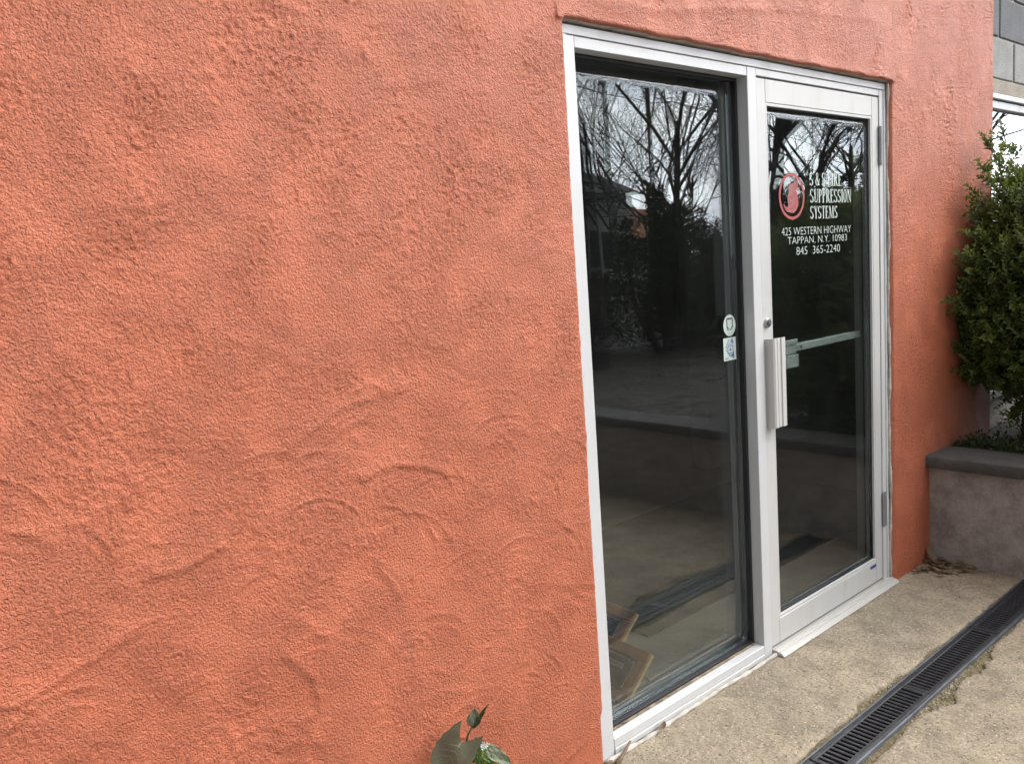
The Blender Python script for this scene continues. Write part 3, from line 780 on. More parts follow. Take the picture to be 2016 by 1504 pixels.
mb.add([(.829, YS - .0013, 1.230), (.820, YS - .0013, 1.212), (.836, YS - .0013, 1.212)], [[0, 1, 2]])
mb.add([(.836, YS - .0013, 1.185), (.822, YS - .0013, 1.166), (.838, YS - .0013, 1.156)], [[0, 1, 2]])
rect(mb, .811, .821, 1.184, 1.193, YS - .0013)
mb.build('sticker_mark', M_BLUE, side)
text_mesh('sticker_text', '2003', .783, .803, 1.1545, 1.1605, YS - .0003, M_INK, side, .01)

# ------------------------------------------------------------------ door
door = empty('glass_door', (1.85, .004, .028), building)
DX0, DX1, DZ0, DZ1, DYF, DYB = .9405, 1.8525, .0275, 2.1325, .004, .049
box('stile', (DX0, .9985, DYF, DYB, DZ0, DZ1), M_ALU_DOOR, door, .002)
box('stile', (1.797, DX1, DYF, DYB, DZ0, DZ1), M_ALU_DOOR, door, .002)
box('rail', (.9989, 1.7966, DYF, DYB, 2.052, DZ1), M_ALU_DOOR, door, .002)
box('rail', (.9989, 1.7966, DYF, DYB, DZ0, .1255), M_ALU_DOOR, door, .002)
GX0, GX1, GZ0, GZ1 = .9990, 1.7965, .1260, 2.0515
def beads(y0, y1, t, mat, name):
    ring(name, GX0, GX1, GZ0, GZ1, t, y0, y1, mat, door)
beads(DYF + .0012, DYF + .0115, .0105, M_ALU_DOOR, 'glazing_bead')
beads(DYF + .0122, DYF + .0155, .0145, M_BLACK, 'gasket')
beads(DYF + .0215, DYF + .0330, .0135, M_SPACER, 'spacer_bar')
beads(DYF + .0375, DYB + .001, .0125, M_BLACK, 'inner_bead')  # inner stops coloured black: their shade is put into the colour
pane('pane', GX0 + .002, GX1 - .002, GZ0 + .002, GZ1 - .002, .0200, .004, -.0010, 111, door, M_GLASS, .00045, 22, 48)
pane('pane', GX0 + .002, GX1 - .002, GZ0 + .002, GZ1 - .002, .0375, .004, .0022, 113, door, M_GLASS, .0003, 22, 48)
# pull handle: folded plate with grooves, extruded vertically
prof = [(.951, .003), (.951, -.010), (.9535, -.0275), (.9600, -.0325), (.9760, -.0300), (.9775, -.0318), (.9785, -.0300), (1.0020, -.0290), (1.0030, -.0330), (1.0060, -.0335), (1.0275, -.0330), (1.0290, -.0300), (1.0270, -.0285), (1.0080, -.0285), (1.0000, -.0245), (.9630, -.0265), (.9575, -.0230), (.9560, .003)]
mb = MB(); n = len(prof)
za, zb = .883, 1.213
mb.add([(x, y, za) for x, y in prof] + [(x, y, zb) for x, y in prof], [[i, (i + 1) % n, n + (i + 1) % n, n + i] for i in range(n)] + [list(range(n - 1, -1, -1)), list(range(n, 2 * n))])
mb.build('pull_handle', M_ALU_GREY, door)
mb = MB(); revolve(mb, (.968, .004, 1.271), (0, -1, 0), [(0, .0175), (.008, .0175), (.0105, .0155), (.0105, .0125), (.0085, .0120)], 28); mb.build('lock_collar', M_STEEL, door)
mb = MB(); revolve(mb, (.968, -.0052, 1.271), (0, -1, 0), [(0, .0115), (.004, .0112), (.005, .0095)], 24); mb.build('lock_cylinder', M_SPACER, door)
box('keyhole', (.9672, .9690, -.0106, -.0100, 1.2665, 1.2755), M_STEEL, door, .0002)
for zc in (1.936, .348):
    mb = MB()
    for a, b_ in ((-.078, -.027), (-.0255, .0255), (.027, .078)):
        tube(mb, [(1.8555, -.0035, zc + a), (1.8555, -.0035, zc + b_)], [.0075, .0075], 10)
    mb.box(1.8560, 1.8780, -.0060, -.0010 + .004, zc - .078, zc + .078, b=.001)
    mb.build('hinge', M_HINGE, door)
# panic bar on the inside, seen through the glass
mb = MB()
mb.box(1.095, 1.262, .058, .088, 1.118, 1.165, b=.006)
mb.box(1.095, 1.262, .052, .060, 1.160, 1.180, b=.003)
mb.box(1.080, 1.262, .0505, .056, 1.070, 1.120, b=.002)
mb.build('push_bar_housing', M_BAR, door)
mb = MB(); mb.box(1.262, 1.800, .062, .082, 1.128, 1.158, b=.003); mb.build('push_bar', M_BAR, door)
mb = MB(); revolve(mb, (1.300, .0620, 1.143), (0, -1, 0), [(0, .006), (.001, .006), (.0012, .004)], 12); mb.build('bolt', M_SPACER, door)
o = box('maker_label', (1.738, 1.792, DYF - .0012, DYF - .0003, .099, .1125), M_LABEL, door, .0002)

# lettering on the glass: condensed serif capitals built from strokes
LY = .0142
class Glyph:
    def __init__(s): s.p = []
    def r(s, x0, x1, y0, y1): s.p.append([(x0, y0), (x1, y0), (x1, y1), (x0, y1)])
    def poly(s, *pts): s.p.append(list(pts))
    def arc(s, cx, cy, rx, ry, a0, a1, th, tv, n=16):
        a0, a1 = math.radians(a0), math.radians(a1)
        for k in range(n):
            a, b = a0 + (a1 - a0) * k / n, a0 + (a1 - a0) * (k + 1) / n
            s.p.append([(cx + rx * math.cos(a), cy + ry * math.sin(a)), (cx + rx * math.cos(b), cy + ry * math.sin(b)), (cx + (rx - th) * math.cos(b), cy + (ry - tv) * math.sin(b)), (cx + (rx - th) * math.cos(a), cy + (ry - tv) * math.sin(a))])
    def stem(s, x, w=.13, y0=0, y1=1, serif=True):
        s.r(x, x + w, y0, y1)
        if serif: s.r(x - .05, x, y0, y0 + .045); s.r(x + w, x + w + .05, y0, y0 + .045); s.r(x - .05, x, y1 - .045, y1); s.r(x + w, x + w + .05, y1 - .045, y1)
def glyph(ch):
    g = Glyph(); w = .46
    if ch == 'S':
        g.arc(.22, .74, .20, .26, 35, 270, .115, .05); g.arc(.22, .25, .21, .25, 90, -150, .12, .05)
        g.r(.36, .40, .80, .98); g.r(.02, .06, .03, .22); w = .45
    elif ch == '&':
        g.arc(.24, .79, .13, .21, 0, 360, .07, .05, 20); g.arc(.22, .28, .20, .29, 60, 330, .10, .05, 18); g.poly((.10, .62), (.20, .66), (.52, .03), (.40, .0)); g.poly((.36, .16), (.42, .12), (.53, .52), (.47, .52)); w = .58
    elif ch == 'I': g.stem(.06); w = .25
    elif ch in 'FE':
        g.stem(.06, serif=False); g.r(.01, .06, 0, .045); g.r(.01, .06, .955, 1); g.r(.19, .42, .95, 1); g.poly((.38, .95), (.42, .95), (.42, .78), (.40, .78)); g.r(.19, .34, .49, .535); g.poly((.31, .49), (.345, .40), (.345, .63), (.31, .535))
        if ch == 'E': g.r(.19, .43, 0, .05); g.poly((.39, .05), (.43, .05), (.44, .24), (.42, .24))
        else: g.r(.19, .24, 0, .045)
        w = .47
    elif ch in 'PR':
        g.stem(.06, serif=False); g.r(.01, .06, 0, .045); g.r(.01, .06, .955, 1)
        g.arc(.22, .74, .21, .26, 90, -90, .115, .045, 12); g.r(.19, .22, .955, 1); g.r(.19, .22, .48, .525)
        if ch == 'R': g.poly((.20, .48), (.31, .50), (.50, 0), (.36, 0)); w = .50
        else: g.r(.19, .24, 0, .045); w = .45
    elif ch == 'U':
        g.r(.06, .18, .24, 1); g.r(.01, .06, .955, 1); g.r(.18, .23, .955, 1); g.r(.40, .45, .24, 1); g.r(.36, .40, .955, 1); g.r(.45, .49, .955, 1)
        g.arc(.255, .25, .195, .25, 180, 360, .09, .05, 14); w = .52
    elif ch == 'N':
        g.r(.06, .105, 0, 1); g.r(.02, .06, 0, .04); g.r(.105, .15, 0, .04); g.poly((.02, 1), (.17, 1), (.50, 0), (.44, 0)); g.r(.44, .49, .10, 1); g.r(.39, .44, .96, 1); g.r(.49, .53, .96, 1); w = .56
    elif ch == 'O': g.arc(.24, .5, .22, .51, 0, 360, .115, .045, 28); w = .50
    elif ch == 'Y': g.r(.20, .32, 0, .46); g.poly((.03, 1), (.16, 1), (.30, .46), (.20, .46)); g.poly((.40, 1), (.45, 1), (.32, .46), (.26, .46)); g.r(-.01, .03, .96, 1); g.r(.16, .20, .96, 1); g.r(.36, .40, .96, 1); g.r(.45, .50, .96, 1); g.r(.15, .20, 0, .04); g.r(.32, .37, 0, .04); w = .50
    elif ch == 'T': g.r(.18, .30, 0, 1); g.r(.02, .18, .95, 1); g.r(.30, .46, .95, 1); g.poly((.02, .95), (.055, .95), (.035, .77), (.02, .77)); g.poly((.425, .95), (.46, .95), (.46, .77), (.445, .77)); g.r(.13, .18, 0, .04); g.r(.30, .35, 0, .04); w = .48
    elif ch == 'M': g.r(.06, .10, 0, 1); g.r(.02, .06, 0, .04); g.r(.10, .14, 0, .04); g.poly((.03, 1), (.17, 1), (.33, .12), (.28, 0)); g.poly((.50, 1), (.52, 1), (.30, 0), (.28, .05)); g.r(.50, .62, 0, 1); g.r(.62, .67, .96, 1); g.r(.62, .67, 0, .04); g.r(.45, .50, 0, .04); w = .70
    return g.p, w
def serif_line(s, x0, x1, z0, z1):
    polys = [[]]; x = 0
    for ch in s:
        if ch == ' ': x += .20; polys.append([]); continue
        p, w = glyph(ch); polys[-1] += [[(a + x, b) for a, b in q] for q in p]; x += w + .045
    tot = x - .045
    for word in polys:
        mb = MB()
        for k, q in enumerate(word):
            y = LY - .00002 * (k % 40)
            mb.add([(x0 + a / tot * (x1 - x0), y, z0 + b * (z1 - z0)) for a, b in q], [list(range(len(q)))])
        mb.build('lettering', M_LETTER, door)
serif_line('S & S FIRE', 1.306, 1.554, 1.7665, 1.8165)
serif_line('SUPPRESSION', 1.308, 1.631, 1.7015, 1.7535)
serif_line('SYSTEMS', 1.307, 1.517, 1.6400, 1.6885)
text_mesh('lettering', '425 WESTERN HIGHWAY', 1.101, 1.626, 1.5815, 1.6105, LY, M_LETTER, door, -.014)
text_mesh('lettering', 'TAPPAN, N.Y. 10983', 1.141, 1.591, 1.5440, 1.5750, LY, M_LETTER, door, -.014)
text_mesh('lettering', '845  365-2240', 1.201, 1.533, 1.5060, 1.5365, LY, M_LETTER, door, -.014)
# red oval emblem
mb = MB(); disc(mb, 1.178, 1.725, .090, .086, LY, 48, .87); o = mb.build('emblem_ring', M_RED, door); o['label'] = 'red oval ring of the emblem on the glass'
mb = MB()
def blob(pts, dy=0): mb.add([(1.178 + a * .09, LY - dy, 1.725 + b * .086) for a, b in pts], [list(range(len(pts)))])
blob([(-.30, -.45), (-.34, -.10), (-.22, .22), (-.30, .36), (-.12, .52), (.16, .60), (.40, .72), (.42, .40), (.30, .16), (.40, -.10), (.46, -.42), (.30, -.62)], .0001)
blob([(-.62, -.50), (-.30, -.42), (.30, -.60), (.10, -.72), (-.40, -.66)], .0002)
mb.build('emblem_figure', M_PINK, door)
mb = MB()
blob([(.10, .10), (.34, .30), (.44, .02), (.50, -.34), (.30, -.56), (.08, -.46), (.22, -.20)], .0004)
blob([(-.16, .02), (.06, .06), (.02, -.10), (-.14, -.12)], .0005); blob([(-.20, -.26), (.02, -.22), (-.02, -.32), (-.18, -.34)], .0006)
blob([(-.70, -.30), (-.50, -.44), (.20, -.50), (.0, -.58), (-.55, -.56)], .0007)
blob([(.24, .46), (.42, .72), (.48, .40), (.36, .28)], .0008)
mb.build('emblem_detail', M_RED, door)

# ------------------------------------------------------------------ inside: mat, board, plaques
o = box('floor_mat', (.715, 3.1, .425, 1.50, RZ0 + .001, RZ0 + .010), M_MAT, None, .004)
tag(o, 'dark floor mat lying on the floor inside the glass door', 'mat')
wb = empty('wall_board', (3.6, 3.58, .75)); tag(wb, 'large dark rectangular board on the back wall inside', 'board')
box('board_face', (2.3, 5.02, 3.565, 3.585, .72, 2.05), M_BOARD, wb, .004)
for d in ((2.27, 5.05, 3.555, 3.598, 2.05, 2.09), (2.27, 5.05, 3.555, 3.598, .68, .72), (2.26, 2.30, 3.555, 3.598, .68, 2.09), (5.02, 5.06, 3.555, 3.598, .68, 2.09)):
    box('board_trim', d, M_BOARD, wb, .004)
def plaque(top, h, w, label, easel=True):
    """leans back towards +x; top = near corner of its upper edge; w runs along y"""
    e = empty('framed_plaque', (top[0] - .1, top[1] + w / 2, RZ0)); tag(e, label, 'plaque', 'wooden award plaques inside the sidelight')
    up = Vector((.755, 0, .656)); ac = Vector((.06, 1, .0)).normalized(); nr = ac.cross(up).normalized()
    if nr.z < 0: nr = -nr
    T = Vector(top)
    def slabp(a0, a1, b0, b1, n0, n1, mat, name):
        V, F = box_geo(a0, a1, b0, b1, n0, n1, .003)
        return link_mesh(name, [T + ac * a - up * b + nr * c for a, b, c in V], F, mat, e)
    slabp(.0, w, .0, h, -.016, -.003, M_WOODE, 'backing')
    t = .042
    slabp(.001, w - .001, .001, t, -.0025, .010, M_WOOD, 'frame_bar'); slabp(.001, w - .001, h - t, h - .001, -.0025, .010, M_WOOD, 'frame_bar')
    slabp(.001, t, t + .0006, h - t - .0006, -.0025, .010, M_WOOD, 'frame_bar'); slabp(w - t, w - .001, t + .0006, h - t - .0006, -.0025, .010, M_WOOD, 'frame_bar')
    slabp(t + .001, w - t - .001, t + .001, h - t - .001, -.002, .003, M_PLATE, 'plate')
    for a0, a1, b0, b1 in ((t + .006, w - t - .006, t + .006, t + .011), (t + .006, t + .011, t + .012, h - t - .012)):
        slabp(a0, a1, b0, b1, .0032, .0045, M_SILVER, 'plate_trim')
    slabp(w * .35, w * .65, t + .03, t + .05, .0032, .006, M_SILVER, 'badge')
    if easel:
        mb = MB(); c = T + ac * (w * .3) - up * (h * .35) - nr * .016
        for dy in (-.03, .03):
            tube(mb, [c + Vector((0, dy * .3, .03)), (c.x + .07, c.y + dy, RZ0 + .002)], [.0022, .0022], 6)
            q = T + ac * (w * .3 + dy) - up * (h + .006) 
            tube(mb, [c + Vector((0, dy, 0)), q - nr * .018, q + nr * .014, q + nr * .016 + up * .018], [.0022] * 4, 6)
        mb.build('easel', M_WIRE, e)
plaque((.408, .145, .152), .205, .26, 'wooden plaque on a wire easel, the lower nearer one behind the sidelight')
plaque((.520, .305, .222), .27, .30, 'wooden plaque leaning behind the nearer plaque inside the sidelight')

# ------------------------------------------------------------------ trench drain
drain = empty('trench_drain', (1.0, -.50, 0)); tag(drain, 'black slotted trench drain running along the pavement before the door', 'drain')
GL = .61; GSTART = .417 - GL
XA, XB = GSTART, PLX - .004
def wavy_rail(y0, y1, zt, seed):
    xs = np.linspace(XA, XB, 260); prof = [(y0, -.03), (y0, zt - .0015), (y0 + (y1 - y0) * .25, zt), (y0 + (y1 - y0) * .75, zt), (y1, zt - .0015), (y1, -.03)]
    P = np.zeros((260, len(prof), 3))
    for j, (y, z) in enumerate(prof):
        P[:, j, 0] = xs; P[:, j, 1] = y + .0012 * fbm(xs * 3, xs * 0, 2, seed); P[:, j, 2] = z + .0008 * fbm(xs * 5, xs * 0 + 4, 2, seed)
    return grid_mesh('edge_rail', P, None, M_RAIL, drain)
wavy_rail(DY0, DY0 - .0055, .003, 121); wavy_rail(DY1 + .0105, DY1, .0025, 123)
mb = MB(); mb.add([(XA, DY0 - .004, -.028), (XA, DY0 - .012, -.11), (XA, DY1 + .014, -.11), (XA, DY1 + .006, -.028), (XB, DY0 - .004, -.028), (XB, DY0 - .012, -.11), (XB, DY1 + .014, -.11), (XB, DY1 + .006, -.028)], [[0, 1, 5, 4], [1, 2, 6, 5], [2, 3, 7, 6], [0, 3, 2, 1], [4, 5, 6, 7]])
mb.build('channel', M_DARKHOLE, drain)
gy0, gy1 = DY0 - .0068, DY1 + .0118            # grate edges
rim = .0165; pitch = .0225; nb = 25
V, F = box_geo(-.0067, .0067, gy1 + rim - .002, gy0 - rim + .002, -.016, -.0022, .0022)
bar_me = bpy.data.meshes.new('bar'); bar_me.from_pydata(V, [], F); bar_me.materials.append(M_IRON)
ngr = int(math.ceil((XB - XA) / GL))
for gi in range(ngr):
    gx0 = XA + gi * GL + .0018; gx1 = min(XA + (gi + 1) * GL - .0018, XB)
    if gx1 - gx0 < .1: continue
    g = empty('grate', ((gx0 + gx1) / 2, (gy0 + gy1) / 2, 0), drain)
    tz = .0012 * math.sin(gi * 2.1)
    box('grate_rim', (gx0, gx1, gy0 - rim, gy0, -.020, .0004 + tz), M_IRON, g, .002)
    box('grate_rim', (gx0, gx1, gy1, gy1 + rim, -.020, .0004 + tz), M_IRON, g, .002)
    box('grate_end', (gx0 + .0003, gx0 + .0200, gy1 + rim, gy0 - rim, -.018, -.0004 + tz), M_IRON, g, .002)
    box('grate_end', (gx1 - .0200, gx1 - .0003, gy1 + rim, gy0 - rim, -.018, -.0004 + tz), M_IRON, g, .002)
    clear = (gx1 - gx0) - .040; nbar = int(clear // pitch); step = (clear - nbar * .0134) / (nbar + 1) + .0134
    x = gx0 + .0200 + step - .0067
    while x + .0067 < gx1 - .0215:
        b = bpy.data.objects.new('bar', bar_me); COL.objects.link(b); b.parent = g
        b.location = Vector((x, 0, tz)) - world_loc(g)
        x += step

# grit along the chipped edges
def grit():
    mb = MB(); rr = random.Random(17)
    for k in range(620):
        x = rr.uniform(.2, 1.75) if k % 3 else rr.gauss(1.05, .1)
        near = rr.random() < .45
        if near: y = DY0 + .003 + rr.random() * float(gap_near(np.array([x]))[0]) * 1.1
        else: y = DY1 - .003 - rr.random() * float(gap_far(np.array([x]))[0]) * 1.15
        s = rr.uniform(.0012, .0042) * (1.6 if rr.random() < .06 else 1)
        V = []
        for i in range(6):
            a = i * math.pi / 3 + rr.random() * .5; V.append((x + s * math.cos(a) * rr.uniform(.7, 1.2), y + s * math.sin(a) * rr.uniform(.7, 1.2), -.011))
        V.append((x + rr.uniform(-.3, .3) * s, y + rr.uniform(-.3, .3) * s, -.009 + s * rr.uniform(.6, 1.2)))
        mb.add(V, [[i, (i + 1) % 6, 6] for i in range(6)])
    return mb.build('grit', simple('grit_stone', (.36, .31, .24), .9, var=.6, vscale=90))
tag(grit(), 'loose grit and crumbs in the broken joint beside the drain', 'grit', kind='stuff')

# ------------------------------------------------------------------ planter wall
pl = empty('planter_wall', (PLX + .1, -.6, 0)); tag(pl, 'stained grey concrete planter wall with a dark stone cap beside the door', 'planter')
ys = np.concatenate([np.linspace(-.022, -1.2, 160), np.linspace(-1.24, -9, 120)]); zs = np.linspace(-.12, .462, 70)
Yg, Zg = np.meshgrid(ys, zs, indexing='ij')
Xg = PLX + .003 * fbm(Yg * 4, Zg * 4, 3, 131) + .0012 * fbm(Yg * 30, Zg * 30, 3, 133)
A = np.stack([Xg, Yg, Zg], -1); Bk = A[:, -1:].copy(); Bk[..., 0] = PLX + .20
Ck = Bk.copy(); Ck[..., 2] = -.1
grid_mesh('wall', np.concatenate([A, Bk, Ck], 1), None, M_PLANTER, pl)
ycuts = [-.021, -1.25, -2.5, -3.75, -5.0, -6.25, -7.5, -9.0]
for a, b_ in zip(ycuts[:-1], ycuts[1:]):
    ny = 90; yy = np.linspace(a - .002, b_ + .002, ny)
    pr = [(PLX + .20, .463), (PLX - .036, .463), (PLX - .040, .467), (PLX - .040, .514), (PLX - .036, .5185)] + [(PLX - .036 + t * .26, .5195) for t in (.15, .4, .65, .9)] + [(PLX + .225, .518), (PLX + .228, .463)]
    P = np.zeros((ny, len(pr), 3))
    for j, (x, z) in enumerate(pr):
        P[:, j, 0] = x + .0022 * fbm(yy * 9, yy * 0 + j, 3, 135); P[:, j, 1] = yy; P[:, j, 2] = z + .0012 * fbm(yy * 11, yy * 0 + j, 2, 137)
    grid_mesh('cap_stone', P, None, M_CAP, pl)

# garden bed behind it
xs = np.linspace(PLX + .19, 18, 140); ys = np.linspace(.055, -16, 130)
Xg, Yg = np.meshgrid(xs, ys, indexing='ij')
Zg = .455 + .03 * fbm(Xg * 1.3, Yg * 1.3, 3, 141) * sstep(0, 1.2, Xg - PLX - .2) + .02 * np.maximum(Xg - 4, 0)
tag(grid_mesh('garden_bed', np.stack([Xg, Yg, Zg], -1), None, M_SOIL), kind='structure')

# ------------------------------------------------------------------ grey block building next door
bb = empty('block_building', (5, .2, 0)); tag(bb, 'grey concrete block building with a white framed window behind the shrub', 'building')
BY = .07; WX0, WX1, WZ0, WZ1 = 3.12, 5.35, .62, 2.275
box('core_wall', (XEND + .006, WX0, BY + .006, .55, -.1, 4.4), M_MORTAR, bb, .002)
box('core_wall', (WX1, 9.0, BY + .006, .55, -.1, 4.4), M_MORTAR, bb, .002)
box('core_wall', (WX0, WX1, BY + .006, .55, WZ1, 4.4), M_MORTAR, bb, .002)
box('core_wall', (WX0, WX1, BY + .006, .55, -.1, WZ0), M_MORTAR, bb, .002)
box('back_wall', (XEND, 9.0, 1.8, 1.95, -.1, 4.4), M_IWALL, bb, .002)
blk = {}
def block(x0, x1, z0, z1, mat):
    key = (round(x1 - x0, 3), round(z1 - z0, 3), mat.name)
    if key not in blk:
        V, F = box_geo(0, x1 - x0, 0, .02, 0, z1 - z0, .005); me = bpy.data.meshes.new('block'); me.from_pydata(V, [], F); me.materials.append(mat); blk[key] = me
    o = bpy.data.objects.new('block', blk[key]); COL.objects.link(o); o.parent = bb
    o.location = Vector((x0, BY - .002 - .002 * NR.rand(), z0)) - world_loc(bb)
CH = .2155; z = WZ1 + .082; row = 0
box('lintel', (WX0 - .06, WX1 + .2, BY - .003, BY + .02, WZ1 + .002, z - .006), M_LINTEL, bb, .004)
while z < 4.3:
    x = 3.06 - (.205 if row % 2 == 0 else .01) + .34 - .4
    while x < 8.6:
        a, b_ = max(x, XEND + .008), x + .40
        if b_ - a > .06: block(a, b_ - .009, z, z + CH - .009, M_BLOCK_L if row == 0 else M_BLOCK)
        x += .41
    z += CH; row += 1
z = WZ1 + .082 - CH; row = 1
while z > -.1:
    for sx in (WX1 + .01,):
        x = sx - (.2 if row % 2 else 0)
        while x < 8.6:
            a, b_ = max(x, sx), x + .40
            if b_ - a > .05: block(a, b_ - .009, z, z + CH - .009, M_BLOCK_L)
            x += .41
    z -= CH; row += 1
bw = empty('window', (4.2, BY, WZ0), bb)
for d in ((WX0, WX1, BY - .012, BY + .07, WZ1 - .028, WZ1), (WX0, WX1, BY - .02, BY + .07, WZ0, WZ0 + .05), (WX0, WX0 + .05, BY - .012, BY + .07, WZ0 + .05, WZ1 - .028), (WX1 - .05, WX1, BY - .012, BY + .07, WZ0 + .05, WZ1 - .028)):
    box('frame_bar', d, M_ALU, bw, .003)
for d in ((WX0 + .051, WX1 - .051, BY + .002, BY + .06, WZ1 - .075, WZ1 - .034), (WX0 + .051, WX1 - .051, BY + .002, BY + .06, 1.02, 1.07), (4.2, 4.25, BY + .002, BY + .06, 1.071, WZ1 - .076)):
    box('sash_bar', d, M_ALU, bw, .003)
pane('pane', WX0 + .05, WX1 - .05, WZ0 + .05, WZ1 - .04, BY + .03, .004, .001, 151, bw, M_GLASS_FAR, .0003)

# ------------------------------------------------------------------ shrubs
def leaf_quad(mb, p, d, n, L, Wd, fold=.25):
    """folded pointed leaf: base, two sides, tip"""
    d = d.normalized(); s = d.cross(n)
    s = s.normalized() if s.length > 1e-5 else d.orthogonal().normalized(); n = s.cross(d).normalized()
    b = len(mb.V)
    m1 = p + d * L * .45
    mb.V += [tuple(p), tuple(m1 + s * Wd * .5 + n * Wd * fold), tuple(p + d * L), tuple(m1 - s * Wd * .5 + n * Wd * fold), tuple(m1)]
    mb.F += [[b, b + 4, b + 1], [b + 4, b + 2, b + 1], [b, b + 3, b + 4], [b + 4, b + 3, b + 2]]
def rv(rr, s=1.0): return Vector((rr.gauss(0, s), rr.gauss(0, s), rr.gauss(0, s)))
def shoot(mbL, mbT, p0, d, L, rr, leafL=.021, step=.0095, curve=.25, littip=None):
    d = d.normalized(); p = p0.copy(); side = d.orthogonal().normalized(); pts = [p.copy()]; k = 0; s = 0.0
    while s < L:
        d = (d + rv(rr, .05) + Vector((0, 0, curve * .05))).normalized(); p = p + d * step; s += step; k += 1
        if p.y > WALL_Y - .012 and p.x < XEND + .02: p.y = WALL_Y - .012 - .01 * rr.random()
        side = side - d * side.dot(d); side = (side.normalized() if side.length > 1e-4 else d.orthogonal().normalized())
        side = Matrix.Rotation(math.radians(85 + rr.uniform(-15, 15)), 3, d) @ side
        f = s / L; l = leafL * (1.1 - .45 * f) * rr.uniform(.8, 1.15)
        tgt = mbL if (littip is None or f < .62) else littip
        for sg in (1, -1):
            ld = (side * sg * .85 + d * .65 + rv(rr, .15)).normalized()
            leaf_quad(tgt, p, ld, d, l, l * .58)
        if k % 3 == 0: pts.append(p.copy())
    leaf_quad(mbL if littip is None else littip, p, d, side, leafL * .8, leafL * .35)
    if len(pts) > 1: tube(mbT, pts, [.0022 - .0012 * i / len(pts) for i in range(len(pts))], 4, False)

def boxwood():
    e = empty('boxwood_shrub', (2.95, -.50, .46)); tag(e, 'leafy green boxwood shrub growing in the planter against the wall', 'shrub')
    rr = random.Random(23); L = MB(); N = MB(); T = MB()
    cl = [((2.92, -.34, 1.28), (.42, .30, .34)), ((2.86, -.42, 1.02), (.36, .36, .24)), ((3.02, -.34, 1.56), (.34, .30, .26)), ((3.02, -.75, 1.25), (.45, .45, .52)), ((2.80, -.20, 1.16), (.27, .17, .36)), ((3.04, -.22, 1.42), (.28, .18, .30)), ((2.74, -.13, 1.02), (.20, .10, .26)), ((2.92, -.22, .92), (.30, .18, .20)), ((3.08, -.42, .84), (.26, .22, .22)), ((2.80, -.36, .80), (.18, .16, .18)), ((3.15, -.95, .85), (.50, .45, .36)), ((2.86, -.62, .80), (.26, .26, .26)), ((3.25, -.55, .85), (.3, .3, .34)), ((3.42, -.46, 1.15), (.40, .28, .52)), ((3.78, -.50, 1.05), (.36, .30, .50))]  # last clusters lie out of view, added to shade the wall
    for c, r in cl:
        c = Vector(c)
        for k in range(int(1150 * r[0] * r[1] * r[2] / .03) + 60):
            v = rv(rr).normalized(); rad = rr.random() ** .28
            p = c + Vector((v.x * r[0], v.y * r[1], v.z * r[2])) * rad
            if p.y > WALL_Y - .015 and p.x < XEND + .02: p.y = WALL_Y - .015 - .02 * rr.random()
            d = (v * .8 + Vector((0, -.05, .75)) + rv(rr, .3)).normalized()
            top = (p.z > 1.40 and rad > .75) or (rad > .93 and rr.random() < .18)
            shoot(L, T, p, d, rr.uniform(.05, .12), rr, .034, .0155, .3, N if top else None)
    # long upright and sideways shoots on top
    spikes = [((3.02, -.22, 1.62), (2.885, -.13, 2.00)), ((2.98, -.22, 1.62), (2.74, -.12, 1.945)), ((2.96, -.2, 1.60), (2.65, -.13, 1.83)), ((3.05, -.22, 1.6), (2.99, -.10, 1.86)), ((2.92, -.2, 1.50), (2.70, -.10, 1.62)), ((2.9, -.2, 1.42), (2.58, -.12, 1.53)),
              ((3.10, -.25, 1.6), (3.16, -.12, 1.82)), ((3.05, -.5, 1.6), (2.95, -.5, 1.95)), ((3.15, -.6, 1.6), (3.2, -.7, 1.98)), ((2.80, -.2, 1.30), (2.50, -.10, 1.42)), ((2.78, -.2, 1.15), (2.46, -.09, 1.22)), ((2.95, -.22, 1.55), (2.62, -.11, 1.72)), ((2.8, -.3, 1.0), (2.50, -.22, 1.05)), ((2.9, -.3, .95), (2.72, -.25, .68)), ((3.05, -.3, .92), (3.0, -.22, .62)), ((3.15, -.35, .95), (3.2, -.25, .66)), ((2.95, -.7, 1.5), (2.8, -.8, 1.82))]
    for a, b_ in spikes:
        a = Vector(a); b_ = Vector(b_); v = b_ - a; n = 7
        tube(T, [a + v * t + Vector((0, 0, -.05 * math.sin(t * 3.1))) for t in np.linspace(0, 1, 8)], [.004 - .0028 * t for t in np.linspace(0, 1, 8)], 5)
        for k in range(n + 9):
            t = .12 + .88 * k / (n + 8); p = a + v * t + Vector((0, 0, -.05 * math.sin(t * 3.1)))
            d = (v.normalized() * .75 + rv(rr, .55) + Vector((0, 0, .25))).normalized()
            shoot(L, T, p, d, rr.uniform(.05, .10) * (1.35 - .45 * t), rr, .036, .0150, .4, N if t > .35 else None)
        shoot(L, T, b_ - v * .06, v.normalized(), .10, rr, .036, .0150, .3, N)
    for a, b_ in (((2.84, -.30, .46), (2.86, -.32, 1.25)), ((2.98, -.36, .46), (3.02, -.30, 1.6)), ((3.05, -.55, .46), (3.05, -.7, 1.5)), ((2.92, -.24, .46), (2.82, -.18, 1.2))):
        a = Vector(a); b_ = Vector(b_)
        tube(T, [a + (b_ - a) * t + Vector((.02 * math.sin(5 * t), .015 * math.cos(7 * t), 0)) for t in np.linspace(0, 1, 9)], [.014 - .008 * t for t in np.linspace(0, 1, 9)], 7)
    L.build('crown', M_BOX, e); N.build('lit_leaves', M_BOXLIT, e); T.build('stems', M_TWIG, e)
boxwood()

